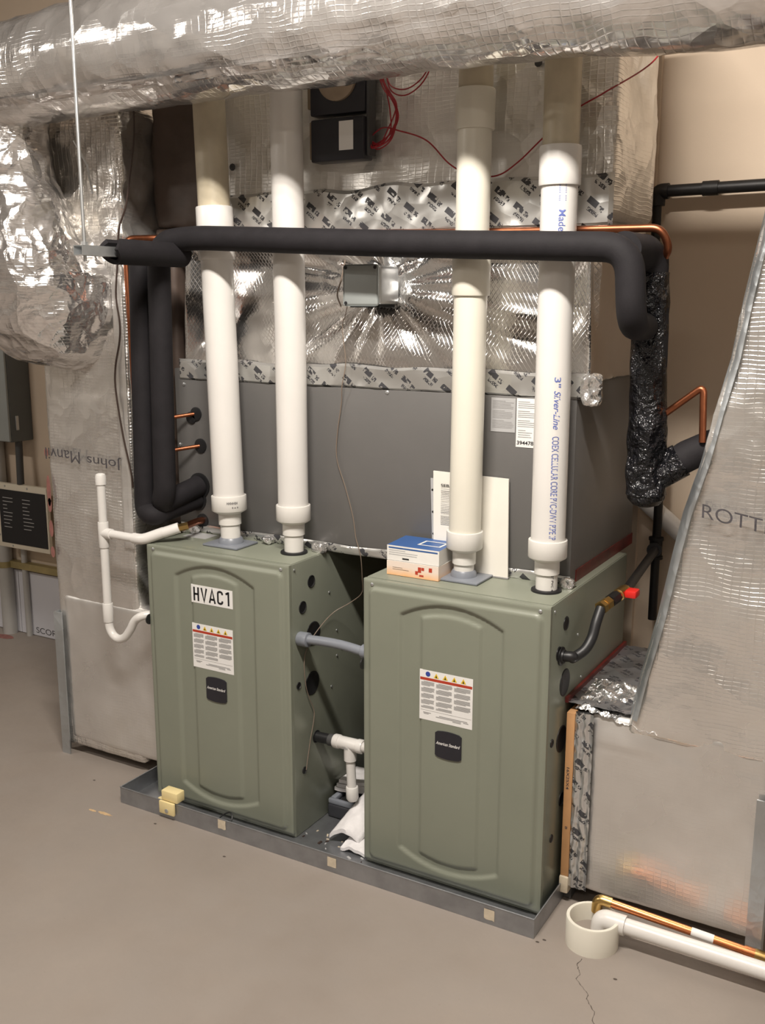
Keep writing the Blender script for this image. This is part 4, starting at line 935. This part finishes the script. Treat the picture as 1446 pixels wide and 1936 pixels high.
# ------------------------------------------------------------------ floor drain corner
fd = thing('drain_collar', 'short cream plastic pipe collar standing open on the concrete floor', 'drain', (1.785, -.028, FZ))
MB().lathe((1.785, -.028, FZ), (0, 0, 1), [(0, .080), (.086, .081), (.090, .079), (.090, .070), (.086, .0685), (.030, .067), (.030, .0)], 48, cap=False).build('collar', 'pvc_cream', fd)
MB().lathe((1.785, -.028, FZ+.030), (0, 0, 1), [(0, .0672), (.003, .0672)], 36).build('silt', 'concrete', fd)
wp = thing('floor_pipe', 'white plastic drain pipe lying across the floor into the cream collar', 'drain pipe', (2.1, -.005, .03))
MB().tube([(1.842, -.004, .055), (2.62, -.010, .048)], .0245, 24).build('run', 'pvc_white', wp)
MB().tube(fillet([(1.880, -.004, .055), (1.806, -.004, .056), (1.803, -.004, .012)], .045, 9), .0305, 24).build('elbow', 'pvc_white', wp)
cp = thing('copper_drain', 'bright copper drain pipe running above the floor to the cream collar', 'drain pipe', (2.0, .05, .04))
A, B = Vector((1.795, .027, .098)), Vector((2.262, .066, .045)); dd = (B-A).normalized()
MB().tube([A, B], .0125, 18).build('run', 'copper', cp)
MB().tube(fillet([A+dd*.03, A-dd*.014, A-dd*.016-Vector((0, 0, .045))], .024, 8), .0165, 18).build('elbow', 'brass', cp)
MB().lathe(A+dd*.27, dd, [(0, .0129), (.065, .0129)], 18, cap=False).build('sticker', 'label_white', cp)
MB().lathe(B-dd*.05, dd, [(0, .0152), (.03, .0152), (.032, .0135)], 18).build('coupling', 'copper', cp)
MB().tube(fillet([B-dd*.02, B+dd*.04, B+dd*.04-Vector((0, 0, .03))], .02), .0165, 18).build('end_elbow', 'brass', cp)

# ------------------------------------------------------------------ back wall at left: panels and conduits
ep = thing('electrical_panel', 'grey electrical panel on the back wall at the left edge', 'electrical panel', (-2.05, 1.05, 1.14))
MB().rbox(-2.50, -1.905, 1.00, WY-.001, 1.145, 1.80, .006).build('enclosure', 'panel_dark', ep)
MB().rbox(-2.50, -1.908, .985, 1.001, 1.150, 1.80, .006).build('door', 'panel_grey', ep)
MB().rbox(-1.906, -1.898, 1.03, 1.05, 1.21, 1.29, .003).build('latch', 'zinc', ep)
bp_ = thing('alarm_panel', 'cream framed control panel with a black printed face', 'control panel', (-2.0, 1.10, .52))
MB().rbox(-2.117, -1.70, 1.030, 1.057, .530, .905, .008).build('frame', 'panel_cream', bp_)
fc = MB().box(-2.082, -1.71, 1.026, 1.031, .560, .868).build('black_face', 'ink_black', bp_, smooth=False)
rnd = random.Random(2)
for cx in (-2.052, -1.892):
    mb = MB()
    for k in range(9):
        z = .82-k*.021; w = rnd.uniform(.03, .085); mb.quad((cx, 1.0255, z), (cx+w, 1.0255, z), (cx+w, 1.0255, z+.004), (cx, 1.0255, z+.004))
    mb.build('fine_print', 'label_grey', fc, smooth=False)
for x, z in ((-2.099, .84), (-2.099, .60), (-1.997, .545), (-2.03, .888), (-1.85, .888)): MB().lathe((x, 1.030, z), (0, -1, 0), [(0, .006), (.003, .005)], 10).build('screw', 'zinc', bp_)
pipe('conduit', [(-1.925, 1.060, 1.144), (-1.915, 1.045, .906)], .020, 'cabinet_dark', 'short dark conduit joining the grey panel and the cream framed panel', 'conduit')
pipe('standpipe', [(-2.165, 1.104, FZ), (-2.165, 1.104, 1.144)], .042, 'conduit_grey', 'grey vertical pipe standing on the floor at the left wall', 'pipe')
pipe('conduit', [(-2.02, 1.12, FZ), (-2.02, 1.12, .53)], .018, 'conduit_grey', 'thin grey conduit below the cream framed panel', 'conduit')
st = thing('wall_strut', 'gold zinc strut channel fixed across the left back wall', 'strut', (-2.0, 1.13, .37))
MB().box(-2.6, -1.2, 1.100, 1.104, .385, .425).box(-2.6, -1.2, 1.104, 1.14, .385, .389).box(-2.6, -1.2, 1.104, 1.14, .421, .425).build('channel', 'strut_gold', st, smooth=False)
MB().lathe((-2.165, 1.104, .385), (0, 0, 1), [(0, .046), (.035, .046)], 24).build('pipe_clamp', 'strut_gold', st)
for k, (x0, x1) in enumerate(((-4.1, -2.105), (-2.10, -.80))):
    b_ = MB().box(x0, x1, WY-.014, WY-.001, FZ+.004, .365).build('insulation_board', 'foam_board', None, ['pale foam insulation board low on the wall left of the grey pipe', 'pale foam insulation board low on the wall behind the left duct'][k], 'insulation board', smooth=False)
    if k: letters('SCORE', 'ink_faded', b_, (-1.98, WY-.0145, FZ+.02), (1, 0, 0), (0, 0, 1), .035, .20)
mb = MB(); n = 20; mb.add([(-2.13+.07*math.cos(2*PI*i/n)*(1+.4*noise.noise(Vector((i*.8, 3, 0)))), 1.03+.03*math.sin(2*PI*i/n), FZ+.0007) for i in range(n)], [tuple(range(n))]).build('red_stain', 'red_mark', floor, smooth=False)
